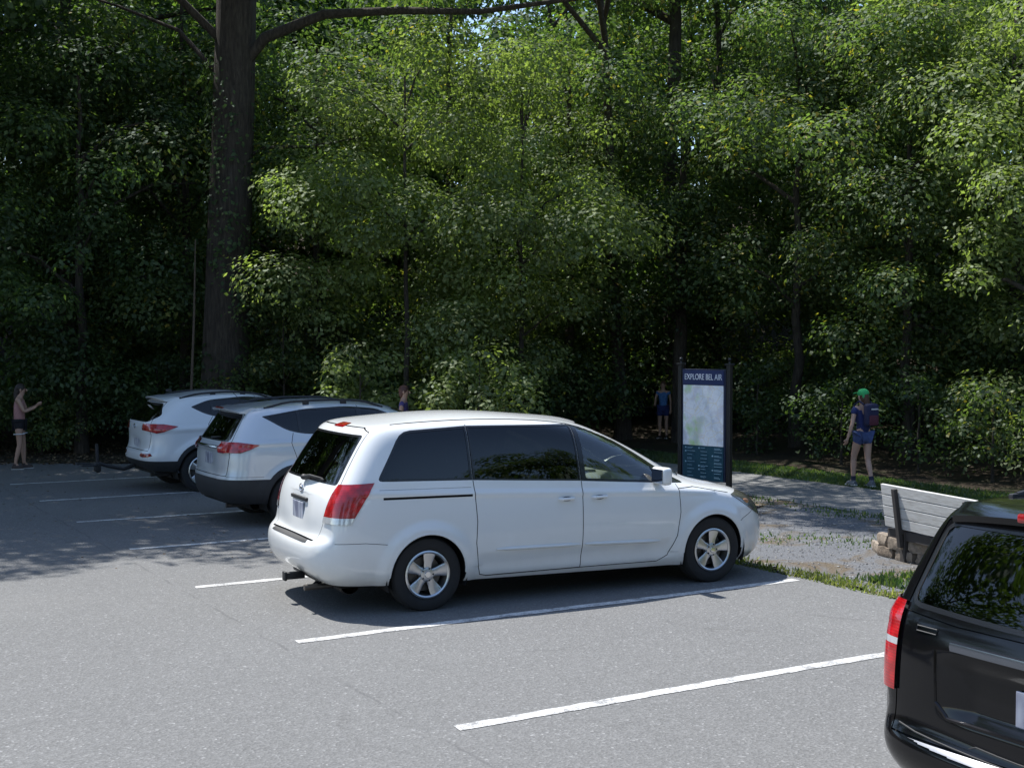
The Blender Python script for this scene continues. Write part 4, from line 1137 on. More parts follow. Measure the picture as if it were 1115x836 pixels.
verge = sheet('verge', [(EDGE - .1, -50), (13.9, -50), (13.9, 23), (12, 27), (EDGE - .1, 26)], .005,
    patches_mat('verge_dirt_gravel', [(.30, (.14, .14, .145)), (.44, (.17, .155, .135)), (.52, (.19, .145, .10)), (.62, (.11, .09, .05)), (.72, (.20, .18, .155))], .9, fine=38))
gr = sheet('gravel_apron', [(9.42, 9.0), (10.1, 8.6), (11.6, 9.3), (13.75, 9.4), (13.75, 14.6), (12.2, 14.5), (10.4, 13.9), (9.42, 14.2)], .009,
    patches_mat('grey_gravel', [(.3, (.12, .125, .135)), (.5, (.14, .145, .155)), (.62, (.12, .095, .065)), (.72, (.17, .165, .16))], 1.1, fine=42), jit=.07, step=.3)
far_grass = ribbon('grass_bank', [(16.0, -40), (16.0, 20), (15.3, 25)], [(17.3, -40), (17.3, 21), (16.5, 26)], .006, patches_mat('short_turf', [(.35, (.045, .062, .018)), (.6, (.075, .095, .026)), (.75, (.09, .075, .04))], 1.4), jit=.08)

# painted bay lines
def line_mat():
    m, nt, out = newmat('worn_white_paint'); p = nt.nodes.new('ShaderNodeBsdfPrincipled'); v = objvec(nt)
    f = mix(nt, .45, noise(nt, 6, 7, .8, v), noise(nt, 45, 4, .85, v))
    k = ramp(nt, f, [(.43, 0.0), (.53, 1.0)])
    c = mix(nt, k, (.20, .20, .20), (.58, .58, .57))
    nt.links.new(c, p.inputs['Base Color']); p.inputs['Roughness'].default_value = .7; nt.links.new(p.outputs[0], out.inputs[0]); return m
lm = line_mat()
for k in range(-1, 8):
    t = 7.11 + 2.733 * k; s0 = 3.79 + rng.uniform(-.05, .05); s1 = 9.22
    if k >= 7: continue
    bm = bmesh.new(); n = 60; A, B = [], []
    for i in range(n + 1):
        s = s0 + (s1 - s0) * i / n; wv = .012 * math.sin(s * 1.3 + k)
        A.append(bm.verts.new((s, t + wv - .058 + rng.gauss(0, .0042), 0))); B.append(bm.verts.new((s + (.01 if i == 0 else 0), t + wv + .058 + rng.gauss(0, .0042), 0)))
    for i in range(n): bm.faces.new((A[i], A[i + 1], B[i + 1], B[i]))
    me = bpy.data.meshes.new('bay_line'); bm.to_mesh(me); bm.free()
    o = link('bay_line', me, lm); o.rotation_euler = (0, 0, LY); o.location = (0, 0, .014)
    tag(o, kind='structure')
# ------------------------------------------------------------------ foliage
def leafmat(name, dark, mid_, light, gloss=.07, yellow=0.0):
    m, nt, out = newmat(name)
    ge = nt.nodes.new('ShaderNodeNewGeometry'); v = objvec(nt)
    a = ramp(nt, ge.outputs['Random Per Island'], [(0, dark), (.5, mid_), (.93, light), (1.0, light if not yellow else (.30, .22, .03))])
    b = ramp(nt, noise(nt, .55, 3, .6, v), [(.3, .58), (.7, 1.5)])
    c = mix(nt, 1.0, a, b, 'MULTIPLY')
    d = N(nt, 'ShaderNodeBsdfDiffuse'); nt.links.new(c, d.inputs[0])
    t = N(nt, 'ShaderNodeBsdfTranslucent'); nt.links.new(mix(nt, 1.0, c, (1.7, 2.05, .9), 'MULTIPLY'), t.inputs[0])
    g = N(nt, 'ShaderNodeBsdfGlossy'); g.inputs['Roughness'].default_value = .60; g.inputs['Color'].default_value = (.8, .88, .9, 1)
    m1 = N(nt, 'ShaderNodeMixShader'); m1.inputs[0].default_value = .46
    nt.links.new(d.outputs[0], m1.inputs[1]); nt.links.new(t.outputs[0], m1.inputs[2])
    m2 = N(nt, 'ShaderNodeMixShader'); m2.inputs[0].default_value = gloss
    nt.links.new(m1.outputs[0], m2.inputs[1]); nt.links.new(g.outputs[0], m2.inputs[2])
    nt.links.new(m2.outputs[0], out.inputs[0]); return m
LM = dict(  # sun and shade put into leaf colour: paler for lit trees, deeper for shaded
    bright=leafmat('leaf_sunlit_olive', (.100, .130, .038), (.156, .188, .060), (.225, .252, .100), .035),
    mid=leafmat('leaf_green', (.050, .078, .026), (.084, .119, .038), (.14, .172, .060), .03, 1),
    dark=leafmat('leaf_shaded_green', (.034, .060, .019), (.055, .090, .028), (.09, .125, .04), .03),
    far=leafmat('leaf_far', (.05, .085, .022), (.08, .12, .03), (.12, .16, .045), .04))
def barkmat():
    m, nt, out = newmat('bark'); p = nt.nodes.new('ShaderNodeBsdfPrincipled'); v = objvec(nt)
    mp = N(nt, 'ShaderNodeMapping'); mp.inputs['Scale'].default_value = (1, 1, .16); nt.links.new(v, mp.inputs[0])
    f = noise(nt, 16, 6, .7, mp.outputs[0], .5)
    nt.links.new(ramp(nt, f, [(.3, (.018, .014, .012)), (.5, (.055, .043, .034)), (.7, (.095, .078, .062))]), p.inputs['Base Color'])
    p.inputs['Roughness'].default_value = .95
    b = N(nt, 'ShaderNodeBump'); b.inputs['Strength'].default_value = 1; b.inputs['Distance'].default_value = .05
    nt.links.new(f, b.inputs['Height']); nt.links.new(b.outputs[0], p.inputs['Normal']); nt.links.new(p.outputs[0], out.inputs[0]); return m
BARK = barkmat()

def leaves(P, Nn, size, rs, aspect=.62, droop=.35):
    """P leaf bases, Nn leaf normals -> vertex array of pointed quads"""
    n = len(P)
    Nn = Nn / np.linalg.norm(Nn, axis=1, keepdims=True)
    r = rs.normal(size=(n, 3)); r[:, 2] -= droop * 2
    T = r - Nn * (r * Nn).sum(1, keepdims=True); T /= np.linalg.norm(T, axis=1, keepdims=True) + 1e-9
    S = np.cross(Nn, T)
    L = (size * .86 * rs.uniform(.5, 1.4, size=n))[:, None]; Wd = L * aspect * .5
    v = np.empty((n, 4, 3))
    v[:, 0] = P; v[:, 1] = P + T * L * .42 + S * Wd - Nn * L * .06
    v[:, 2] = P + T * L - Nn * L * .10; v[:, 3] = P + T * L * .42 - S * Wd - Nn * L * .06
    return v.reshape(-1, 3)
def quads(name, V, mat, parent=None):
    nq = len(V) // 4
    me = bpy.data.meshes.new(name)
    me.vertices.add(nq * 4); me.vertices.foreach_set('co', V.astype(np.float32).ravel())
    me.loops.add(nq * 4); me.loops.foreach_set('vertex_index', np.arange(nq * 4, dtype=np.int32))
    me.polygons.add(nq); me.polygons.foreach_set('loop_start', np.arange(0, nq * 4, 4, dtype=np.int32)); me.polygons.foreach_set('loop_total', np.full(nq, 4, dtype=np.int32))
    me.update(calc_edges=True)
    return link(name, me, mat, parent)
def crown_points(clumps, per, rs, up=.75, out=.95, rnd=.40, flat=.60):
    per = per * 1.6
    P, Q = [], []
    for (c, r) in clumps:
        k = max(8, int(per * (r / .8) ** 2))
        d = rs.normal(size=(k, 3)); d[:, 2] = d[:, 2] * .9 + .25; d /= np.linalg.norm(d, axis=1, keepdims=True)
        # ragged: a few spiky twigs stick out of every clump
        tw = rs.normal(size=(7, 3)); tw /= np.linalg.norm(tw, axis=1, keepdims=True)
        al = np.clip((d @ tw.T).max(1), 0, 1) ** 6
        rad = r * (.35 + .50 * rs.uniform(size=k) ** .6 + .42 * al * rs.uniform(size=k))
        p = d * rad[:, None]; p[:, 2] *= flat
        P.append(p + np.array(c)); q = d * out + rs.normal(size=(k, 3)) * rnd; q[:, 2] += up; Q.append(q)
    return np.concatenate(P), np.concatenate(Q)

def trunk_mesh(name, H, r, rs, parent, lean=(0, 0), mat=None, seg=12, flare=1.5, n=9):
    pts, rad = [], []
    for i in range(n + 1):
        t = i / n
        pts.append((lean[0] * t + rs.normal() * r * .25 * (i > 0), lean[1] * t + rs.normal() * r * .25 * (i > 0), H * t - (.2 if i == 0 else 0)))
        rad.append(r * (1 - .72 * t) * (flare if i == 0 else 1))
    m = MB(); m.tube(pts, rad, seg); m.build(name, mat or BARK, parent, True, sharp=80)
    return pts, rad
def at(pts, z):
    for p, q in zip(pts, pts[1:]):
        if p[2] <= z <= q[2]: return Vector(p).lerp(Vector(q), (z - p[2]) / (q[2] - p[2]))
    return Vector(pts[-1])

def tree(name, x, y, H, Rc, zb, n, per, size, mat, label, cat='tree', group=None, seed=0, tr=.14, rc=(.6, 1.1), lean=(0, 0), limbs=7, off=(0, 0), shell=.45, squash=1.0, sunk=0.0, th=None, skip=None):
    rs = np.random.RandomState(seed + 1); root = empty(name, (x, y, gz(x, y)), 0, label, cat, group)
    root.rotation_euler = (0, 0, 0)
    pts, rad = trunk_mesh('trunk', th or H * .88, tr, rs, root, lean)
    cl = []; hz = (H - zb) / 2; cz = (H + zb) / 2
    if skip: n += 10
    if n > 60 and Rc < 3.6: n = int(n * .55); per = per * 1.15; rc = (rc[0] * .9, rc[1] * 1.35)
    while len(cl) < n:
        d = rs.normal(size=3); d /= np.linalg.norm(d); u = shell + (1 - shell) * rs.uniform() ** .7
        # uneven outline: lobes and bites
        lob = 1 + .20 * math.sin(3 * math.atan2(d[1], d[0]) + seed) + .14 * math.sin(5 * d[2] * 2 + seed * 2)
        c = (off[0] + lean[0] * .7 + d[0] * Rc * u * lob, off[1] + lean[1] * .7 + d[1] * Rc * u * lob * squash, cz + d[2] * hz * u)
        if c[2] < .15: continue
        if skip and skip(x + c[0], y + c[1], c[2]): continue
        cl.append((c, rs.uniform(*rc)))
    P, Q = crown_points(cl, per, rs)
    if skip:
        keep = ~np.array([skip(x + a, y + b, c) for a, b, c in P]); P, Q = P[keep], Q[keep]
    quads('crown', leaves(P, Q, size, rs), mat, root)
    for k in range(limbs):
        c, r = cl[(k * 7) % n]; z0 = min(max(.3 * H, c[2] - .35 * Rc), H * .8)
        a = at(pts, z0); b = Vector(c); m = a.lerp(b, .5) + Vector((0, 0, .12 * (b - a).length))
        mb = MB(); mb.tube([a, m, b], [tr * .40, tr * .26, tr * .08], 7); mb.build('limb', BARK, root, True, sharp=80)
    return root

def copy_tree(o, loc, rz, sc, label, group=None):
    c = o.copy(); col.objects.link(c); c.location = loc; c.rotation_euler = (0, 0, rz); c.scale = (sc, sc, sc)
    c['label'] = label
    if group: c['group'] = group
    for ch in list(o.children):
        d = ch.copy(); col.objects.link(d); d.parent = c
    return c

def clear_view(x, y, z):
    """keep leaves out of the gap in which the child by the sign stands"""
    if y > 31.6 or z > 3.2: return False
    px = x / y * 1400 + 557.5; py = 375 + (2.43 - z) * 1400 / y
    return 700 < px < 742 and py > 395
# ---- the big oak with the long limb
def big_tree():
    root = empty('oak_tree', (-6.3, 28, 0), 0, 'huge dark oak trunk rising out of frame behind the white suv', 'tree')
    rs = np.random.RandomState(5)
    pts = [(0, 0, -.2), (0, 0, .35), (.03, 0, 1.5), (.12, 0, 4), (.26, 0, 7), (.36, 0, 10), (.4, .1, 13), (.45, .2, 17)]
    m = MB(); m.tube(pts, [.74, .56, .50, .47, .45, .42, .34, .15], 22)
    for v in m.bm.verts:
        a = math.atan2(v.co.y, v.co.x); k = 1 + .035 * math.sin(7 * a + v.co.z * .5) + .02 * math.sin(13 * a)
        v.co.x *= k; v.co.y *= k
    m.build('trunk', BARK, root, True, sharp=80)
    limb = [[(.1, 0, 8.0), (1.0, -.2, 9.0), (2.3, -.4, 9.45), (3.9, -.5, 9.5), (5.6, -.6, 9.45), (8.0, -.7, 9.75)], [(.1, 0, 6.2), (.9, .1, 6.7), (1.9, .2, 6.75), (3.1, .2, 6.95)],
            [(0, 0, 9.0), (-1.5, -1, 10.5), (-4, -2.5, 12), (-6, -4, 13)], [(.2, 0, 10), (.6, -2, 12), (.8, -4.5, 13.5)], [(.1, 0, 9.4), (.8, .3, 11.5), (1.3, 1, 14)], [(0, 0, 8.2), (-1.0, .4, 9.3), (-2.4, .7, 9.9), (-4.5, 1, 10.6)]]
    for L, r in zip(limb, (.14, .05, .09, .18, .13, .06)):
        m = MB(); n = len(L); m.tube(L, [r * (1 - .7 * i / (n - 1)) for i in range(n)], 10); m.build('limb', BARK, root, True, sharp=80)
    a = rs.uniform(-PI, PI, 5200); z = rs.uniform(.3, 8.6, 5200); k = np.sin(a * 2 + z * .9) + np.sin(z * 2.1 + a) * .7 + rs.normal(size=5200) * .5 > .1
    a, z = a[k], z[k]; rr = .53 + rs.uniform(0, .20, len(a)) ; P = np.stack([rr * np.cos(a) + .04 * z, rr * np.sin(a), z], 1); Q = np.stack([np.cos(a), np.sin(a), np.full(len(a), .5)], 1) + rs.normal(size=(len(a), 3)) * .3
    quads('ivy', leaves(P, Q, .12, rs), LM['dark'], root)
    cl = []
    while len(cl) < 150:
        d = rs.normal(size=3); d /= np.linalg.norm(d); u = .4 + .6 * rs.uniform()
        c = (-2.2 + d[0] * 6.0 * u, -2.6 + d[1] * 5.2 * u, 14.2 + d[2] * 4.4 * u)
        if c[0] > -3.6 and c[1] > -2.6: continue
        if c[1] > 0: continue
        cl.append((c, rs.uniform(.8, 1.5)))
    for k in range(15):
        t = rs.uniform(.15, 1); cl.append(((.5 + 6.5 * t + rs.normal() * .4, -.5 + rs.normal() * .6, 10.2 + rs.normal() * .35 + t), rs.uniform(.4, .8)))
    P, Q = crown_points(cl, 130, rs)
    quads('crown', leaves(P, Q, .17, rs), LM['dark'], root)
big_tree()
m = MB(); m.tube([(-6.62, 26.9, 0), (-6.70, 26.85, 1.5), (-6.62, 26.8, 3.0), (-6.58, 26.8, 4.6)], [.035, .03, .025, .010], 8)
tag(m.build('bare_sapling', pbr('pale_bark', (.10, .075, .055), .9, var=.3), None, True), 'thin pale bare stem standing just left of the huge oak trunk', 'sapling')
BK = 'leafy trees of the woods'
# overhanging tree at the left, outside the frame except for its lowest branches
T = tree
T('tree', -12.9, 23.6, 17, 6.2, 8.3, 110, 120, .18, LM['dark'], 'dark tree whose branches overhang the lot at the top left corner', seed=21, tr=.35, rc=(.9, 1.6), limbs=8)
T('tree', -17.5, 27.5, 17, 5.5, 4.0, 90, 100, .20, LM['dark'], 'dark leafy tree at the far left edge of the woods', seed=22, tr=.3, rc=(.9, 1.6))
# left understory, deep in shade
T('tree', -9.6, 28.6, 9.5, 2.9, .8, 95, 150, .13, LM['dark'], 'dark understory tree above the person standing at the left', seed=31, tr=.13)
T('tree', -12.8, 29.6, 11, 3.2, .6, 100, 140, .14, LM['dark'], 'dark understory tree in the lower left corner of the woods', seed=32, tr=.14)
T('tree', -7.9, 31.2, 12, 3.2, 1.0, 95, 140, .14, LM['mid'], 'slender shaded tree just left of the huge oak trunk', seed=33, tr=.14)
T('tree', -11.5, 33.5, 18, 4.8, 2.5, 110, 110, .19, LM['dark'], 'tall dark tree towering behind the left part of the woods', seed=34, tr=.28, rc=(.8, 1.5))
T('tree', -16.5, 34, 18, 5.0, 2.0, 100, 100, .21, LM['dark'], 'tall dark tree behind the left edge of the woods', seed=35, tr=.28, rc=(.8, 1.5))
# centre: sunlit olive foliage
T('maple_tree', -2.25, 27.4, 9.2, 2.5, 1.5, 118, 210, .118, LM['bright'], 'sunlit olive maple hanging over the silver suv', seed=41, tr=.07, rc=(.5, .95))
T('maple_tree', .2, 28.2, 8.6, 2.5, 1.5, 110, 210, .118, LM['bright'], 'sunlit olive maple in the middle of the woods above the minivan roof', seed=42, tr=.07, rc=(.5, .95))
T('tree', -4.6, 30.4, 10.6, 2.6, .8, 90, 150, .13, LM['mid'], 'green tree directly right of the huge oak trunk', seed=43, tr=.12)
T('tree', 1.4, 31.0, 10.5, 2.6, .6, 100, 150, .13, LM['mid'], 'green tree behind the minivan roof, left of the map sign', seed=44, tr=.13, skip=clear_view)
T('tree', -1.6, 33.0, 12.2, 3.4, .5, 110, 130, .15, LM['mid'], 'taller green tree behind the two sunlit maples', seed=45, tr=.16)
# bushes that catch the sun low down
T('bush', -2.95, 24.95, 2.55, .85, .3, 26, 190, .12, LM['bright'], 'bright bush over the front end of the silver suv', 'bush', seed=51, tr=.03, rc=(.35, .6), limbs=3)
T('bush', -.62, 24.1, 2.45, 1.0, .3, 30, 190, .12, LM['bright'], 'bright bush above the middle of the minivan roof', 'bush', seed=52, tr=.03, rc=(.35, .6), limbs=3)
T('bush', -4.9, 27.6, 3.6, 1.2, .3, 34, 170, .11, LM['mid'], 'rounded bush at the foot of the huge oak trunk', 'bush', seed=53, tr=.03, rc=(.35, .65), limbs=3)
# the two dark trunks at the top and the dark mass right of centre
T('tree', 2.75, 31.6, 14.5, 4.3, 9.9, 85, 110, .17, LM['mid'], 'tree with a slim dark trunk showing at the top, above the map sign', seed=61, tr=.17, rc=(.7, 1.2), lean=(-.8, -2.2), off=(-1.6, -6.2), th=12)
T('tree', 4.25, 34.0, 18, 4.0, 9.4, 75, 110, .17, LM['mid'], 'tree with the thicker dark trunk showing at the top, above the map sign', seed=62, tr=.30, rc=(.8, 1.3))
T('ivy_tree', 4.15, 31.2, 9.6, 1.9, 2.6, 80, 150, .12, LM['dark'], 'dark ivy covered tree right above the map sign', seed=63, tr=.2, rc=(.4, .8), skip=clear_view)
T('tree', 2.5, 35.5, 11, 2.8, .3, 90, 120, .15, LM['dark'], 'dark tree filling the gap behind the child in blue', seed=64, tr=.14)
# right of the sign
T('tree', 6.4, 28.9, 9.8, 2.7, 1.7, 105, 160, .125, LM['mid'], 'arching green tree just right of the map sign', seed=71, tr=.13, skip=clear_view)
T('tree', 8.1, 26.4, 9.0, 2.4, 1.5, 95, 160, .12, LM['mid'], 'shaded tree directly behind the walker in the green cap', seed=72, tr=.12)
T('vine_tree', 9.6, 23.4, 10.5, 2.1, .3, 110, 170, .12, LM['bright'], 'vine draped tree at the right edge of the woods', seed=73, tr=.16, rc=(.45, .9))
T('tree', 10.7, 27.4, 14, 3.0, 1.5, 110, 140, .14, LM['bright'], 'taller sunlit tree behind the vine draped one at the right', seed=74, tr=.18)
T('tree', 8.3, 31.5, 15, 3.4, 2.5, 110, 130, .15, LM['mid'], 'tall green tree at the upper right with sky showing through', seed=75, tr=.2)
T('tree', 13.5, 25.5, 15, 3.4, .5, 100, 120, .15, LM['mid'], 'tall tree at the upper right corner of the photo', seed=76, tr=.2)
T('tree', 5.6, 35.5, 14, 3.4, 1.0, 100, 115, .16, LM['mid'], 'tree far back between the map sign and the walker', seed=77, tr=.18)
# shrubs along the path's far side
for i, (x, y, H, Rr, mt, lb) in enumerate([
    (6.6, 25.7, 1.9, 1.1, 'dark', 'low dark shrub between the map sign and the walker'),
    (5.35, 28.0, 2.1, 1.1, 'dark', 'dark shrub close to the right post of the map sign'),
    (7.6, 24.0, 2.0, 1.15, 'dark', 'dark shrub right behind the walker in the green cap'),
    (8.4, 22.4, 1.8, 1.1, 'mid', 'leafy shrub behind the bench'),
    (9.4, 21.2, 1.25, .95, 'bright', 'pale green shrub above the roof of the black suv'),
    (10.2, 19.6, 1.7, 1.1, 'mid', 'green shrub at the right edge beyond the path')]):
    T('shrub', x, y, H, Rr, .1, 24, 190, .10, LM[mt], lb, 'shrub', 'shrubs along the footpath', seed=90 + i, tr=.03, rc=(.3, .55), limbs=2)
# far rows: copies of three source trees
src = []
for k in range(3):
    src.append(T('tree', -19 + 6.3 * k, 41 + k, 15, 4.2, .6, 75, 75, .27, LM['far'], 'leafy tree in the far rows of the woods, seen only through gaps', seed=100 + k, tr=.2, rc=(1.0, 1.8), limbs=3, group='trees in the far rows of the woods'))
r2 = random.Random(3)
for i, (x, y, sc) in enumerate([(-13.5, 39, .9), (-8.5, 41.5, .95), (-3.5, 39.5, .86), (1.2, 42, .88), (5.6, 41, .84), (9.6, 38, .88), (13.5, 36, .9), (17, 31, .95), (14.5, 42, .95), (19.5, 38, 1), (-22, 36, 1.1), (-15, 46, 1.05), (-4.5, 47, 1.0), (3.5, 48, .95), (12, 48, 1), (21, 45, 1.1), (-26, 43, 1.1), (17, 26, .8), (-9.5, 37, .8)]):
    copy_tree(src[i % 3], (x, y, gz(x, y)), r2.uniform(0, 6.28), sc, 'leafy tree in the far rows of the woods, seen only through gaps', 'trees in the far rows of the woods')

# undergrowth that closes the woods at ground level
us = [T('undergrowth_bush', -14, 31.0, 2.9, 1.7, .05, 34, 150, .13, LM['dark'], 'low bush filling the shade under the trees', 'bush', 'undergrowth bushes in the shade below the trees', seed=120, tr=.03, rc=(.45, .8), limbs=2),
      T('undergrowth_bush', -11.2, 31.8, 2.6, 1.7, .05, 34, 150, .13, LM['mid'], 'low bush filling the shade under the trees', 'bush', 'undergrowth bushes in the shade below the trees', seed=121, tr=.03, rc=(.45, .8), limbs=2)]
for i, (x, y, sc) in enumerate([(-8.9, 32.8, 1), (-6.4, 31.4, .9), (-3.9, 30.0, 1.0), (-1.7, 29.6, 1.0), (.4, 29.6, .95), (1.2, 31.2, .9), (3.2, 35.4, 1.3), (6.1, 32.6, 1.1), (7.9, 29.4, 1.0), (9.8, 27.9, 1.0), (11.4, 25.4, 1.1), (-4.8, 35.5, 1.3), (-1.0, 35.2, 1.3), (2.4, 37.5, 1.3), (4.3, 36.8, 1.3), (8.6, 34.2, 1.3), (-12.5, 28.7, .8), (-10.4, 28.4, .7), (-7.9, 28.6, .8), (-14.6, 28.0, .9), (11.8, 30.6, 1.3), (-10.6, 36, 1.3)]):
    copy_tree(us[i % 2], (x, y, gz(x, y)), r2.uniform(0, 6.28), sc, 'low bush filling the shade under the trees', 'undergrowth bushes in the shade below the trees')
# trees on the other side of the lot: the vehicles' windows mirror them
for i, (x, y, sc) in enumerate([(-20, 14.5, 1.12), (15, -5, .75), (20, 1, .8), (10, -12, .85), (3, -15, .8), (25, 6, .95), (-6, -17, .85), (-16, -12, .85)]):
    copy_tree(src[i % 3], (x, y, 0), r2.uniform(0, 6.28), sc, 'leafy tree on the near side of the lot, only mirrored in the vehicle windows', 'trees mirrored in the vehicle windows')

# ---- grass and pebbles
def grass(name, region, n, h, mat, keep=None, seed=1, w=.012):
    rs = np.random.RandomState(seed); s0, s1, t0, t1 = region
    s = rs.uniform(s0, s1, n); t = rs.uniform(t0, t1, n)
    if keep is not None: k = keep(s, t, rs); s, t = s[k], t[k]
    n = len(s); x = LC * s - LS * t; y = LS * s + LC * t
    z = np.array([gz(a, b) for a, b in zip(x, y)])
    P = np.stack([x, y, z], 1); a = rs.uniform(0, 2 * PI, n); d = np.stack([np.cos(a), np.sin(a), np.zeros(n)], 1)
    b = rs.uniform(0, 2 * PI, n); ln = np.stack([np.cos(b), np.sin(b), np.zeros(n)], 1) * rs.uniform(.1, .8, n)[:, None]
    hh = (h * rs.uniform(.4, 1.3, n))[:, None]; up = np.array([0, 0, 1.0])
    V = np.empty((n, 4, 3)); V[:, 0] = P - d * w; V[:, 1] = P + d * w; V[:, 2] = P + up * hh * .6 + ln * hh * .4 + d * w * .7; V[:, 3] = P + up * hh + ln * hh
    o = quads(name, V.reshape(-1, 3), mat); return tag(o, kind='stuff')
def gm(name, c1, c2, c3): return leafmat(name, c1, c2, c3, .04)
G1 = gm('grass_sunny', (.11, .14, .035), (.18, .20, .055), (.28, .26, .12)); G2 = gm('grass_green', (.035, .07, .018), (.06, .10, .025), (.11, .13, .045))  # first grass has sunlight mixed into its paler, yellower colour
tg = lambda o, l, c: tag(o, l, c)
clump = lambda sc, th: (lambda s, t, rs: (np.sin(s * sc * 2.1 + 1.3 * np.sin(t * sc)) + np.sin(t * sc * 1.7 + s) + rs.normal(size=len(s)) * .45) > th)
tg(grass('grass_strip', (9.30, 9.72, -2, 13.0), 11000, .055, G1, lambda s, t, rs: rs.uniform(size=len(s)) > (s - 9.3) * 1.9 + .25 * np.sin(t * 3.1), seed=2), 'dry, sunlit yellow green grass strip along the edge of the lot', 'grass')
tg(grass('grass_patch', (9.6, 13.6, 2, 9.6), 15000, .07, G2, clump(1.3, .1), seed=3), 'patchy grass and weeds between the lot and the bench', 'grass')
tg(grass('grass_tuft', (9.8, 13.6, 9.6, 22), 9000, .05, G2, clump(1.1, .9), seed=4), 'sparse grass tufts in the gravel ahead of the minivan', 'grass')
tg(grass('grass_margin', (13.0, 13.75, 0, 20), 5200, .06, G2, clump(.9, .2), seed=8), 'grass margin on the near side of the footpath', 'grass')
tg(grass('grass_bank_blades', (16.05, 17.5, 4, 24), 32000, .06, G2, None, seed=5), 'mown grass beyond the footpath under the trees', 'grass')
tg(grass('weeds', (9.75, 10.5, 6.9, 9.4), 4200, .075, G2, clump(2.2, .1), seed=6, w=.02), 'taller weeds in front of the stacked edging stones', 'weeds')
def pebbles(name, region, n, mat, seed, keep=None, size=(.008, .025), label='', cat='gravel'):
    rs = np.random.RandomState(seed); s = rs.uniform(region[0], region[1], n); t = rs.uniform(region[2], region[3], n)
    if keep is not None: k = keep(s, t, rs); s, t = s[k], t[k]
    n = len(s); x = LC * s - LS * t; y = LS * s + LC * t
    r = rs.uniform(size[0], size[1], n) ; c = np.stack([x, y, r * .35 + .01], 1)
    oc = np.array([[1, 0, 0], [0, 1, 0], [-1, 0, 0], [0, -1, 0], [0, 0, .8], [0, 0, -.8]], float)
    V = oc[None] * (r[:, None, None] * rs.uniform(.6, 1.3, size=(n, 6, 1))); a = rs.uniform(0, 6.28, n)
    X = V[..., 0] * np.cos(a)[:, None] - V[..., 1] * np.sin(a)[:, None]; Y = V[..., 0] * np.sin(a)[:, None] + V[..., 1] * np.cos(a)[:, None]
    V[..., 0], V[..., 1] = X, Y; V += c[:, None]
    F = np.array([[0, 1, 4], [1, 2, 4], [2, 3, 4], [3, 0, 4]]); Fa = (F[None] + 6 * np.arange(n)[:, None, None]).reshape(-1, 3)
    me = bpy.data.meshes.new(name); me.from_pydata(V.reshape(-1, 3).tolist(), [], Fa.tolist()); me.update()
    o = link(name, me, mat); return tag(o, label, cat, kind='stuff')
def isl(name, stops):
    m, nt, out = newmat(name); p = nt.nodes.new('ShaderNodeBsdfPrincipled'); ge = nt.nodes.new('ShaderNodeNewGeometry')
    nt.links.new(ramp(nt, ge.outputs['Random Per Island'], stops), p.inputs['Base Color']); p.inputs['Roughness'].default_value = .9; nt.links.new(p.outputs[0], out.inputs[0]); return m
PB = isl('pebble', [(0, (.09, .09, .095)), (.5, (.17, .17, .175)), (.85, (.25, .24, .22)), (1, (.42, .41, .39))])
pebbles('gravel', (9.45, 13.7, 3, 20), 8500, PB, 4, None, (.006, .018),  label='loose grey gravel scattered between the lot and the footpath')
pebbles('pale_gravel', (9.65, 10.35, 5.4, 8.0), 5200, isl('pale_pebble', [(0, (.35, .35, .36)), (.6, (.55, .55, .56)), (1, (.75, .74, .72))]), 5, lambda s, t, rs: (np.sin(t * 2.2 + 1) + rs.normal(size=len(s)) * .4) > -.3, (.01, .028), 'pale gravel patch beside the black suv')
# leaf litter at the left edge of the woods and along the curb of the path
rs = np.random.RandomState(77); n = 9000
xx = rs.uniform(-16, 1, n); yy = rs.uniform(25.8, 31, n); P = np.stack([xx, yy, np.array([gz(a, b) for a, b in zip(xx, yy)]) + .018], 1); Q = rs.normal(size=(n, 3)) * .35; Q[:, 2] += 1
tag(quads('leaf_litter', leaves(P, Q, .085, rs, droop=0), isl('litter', [(0, (.05, .032, .018)), (.5, (.10, .068, .038)), (.9, (.17, .12, .07)), (1, (.26, .20, .12))])), 'brown fallen leaves on the ground at the left edge of the woods', 'leaf litter', kind='stuff')
rs = np.random.RandomState(78); n = 700
s_ = rs.uniform(3, 9.3, n); t_ = rs.uniform(14, 26, n); P = np.array([tuple(W(a, b, .016)) for a, b in zip(s_, t_)]); Q = rs.normal(size=(n, 3)) * .2; Q[:, 2] += 1
tag(quads('stray_leaves', leaves(P, Q, .05, rs, droop=0), MATS['litter']), 'stray dry leaves scattered over the shaded end of the lot', 'leaf litter', kind='stuff')
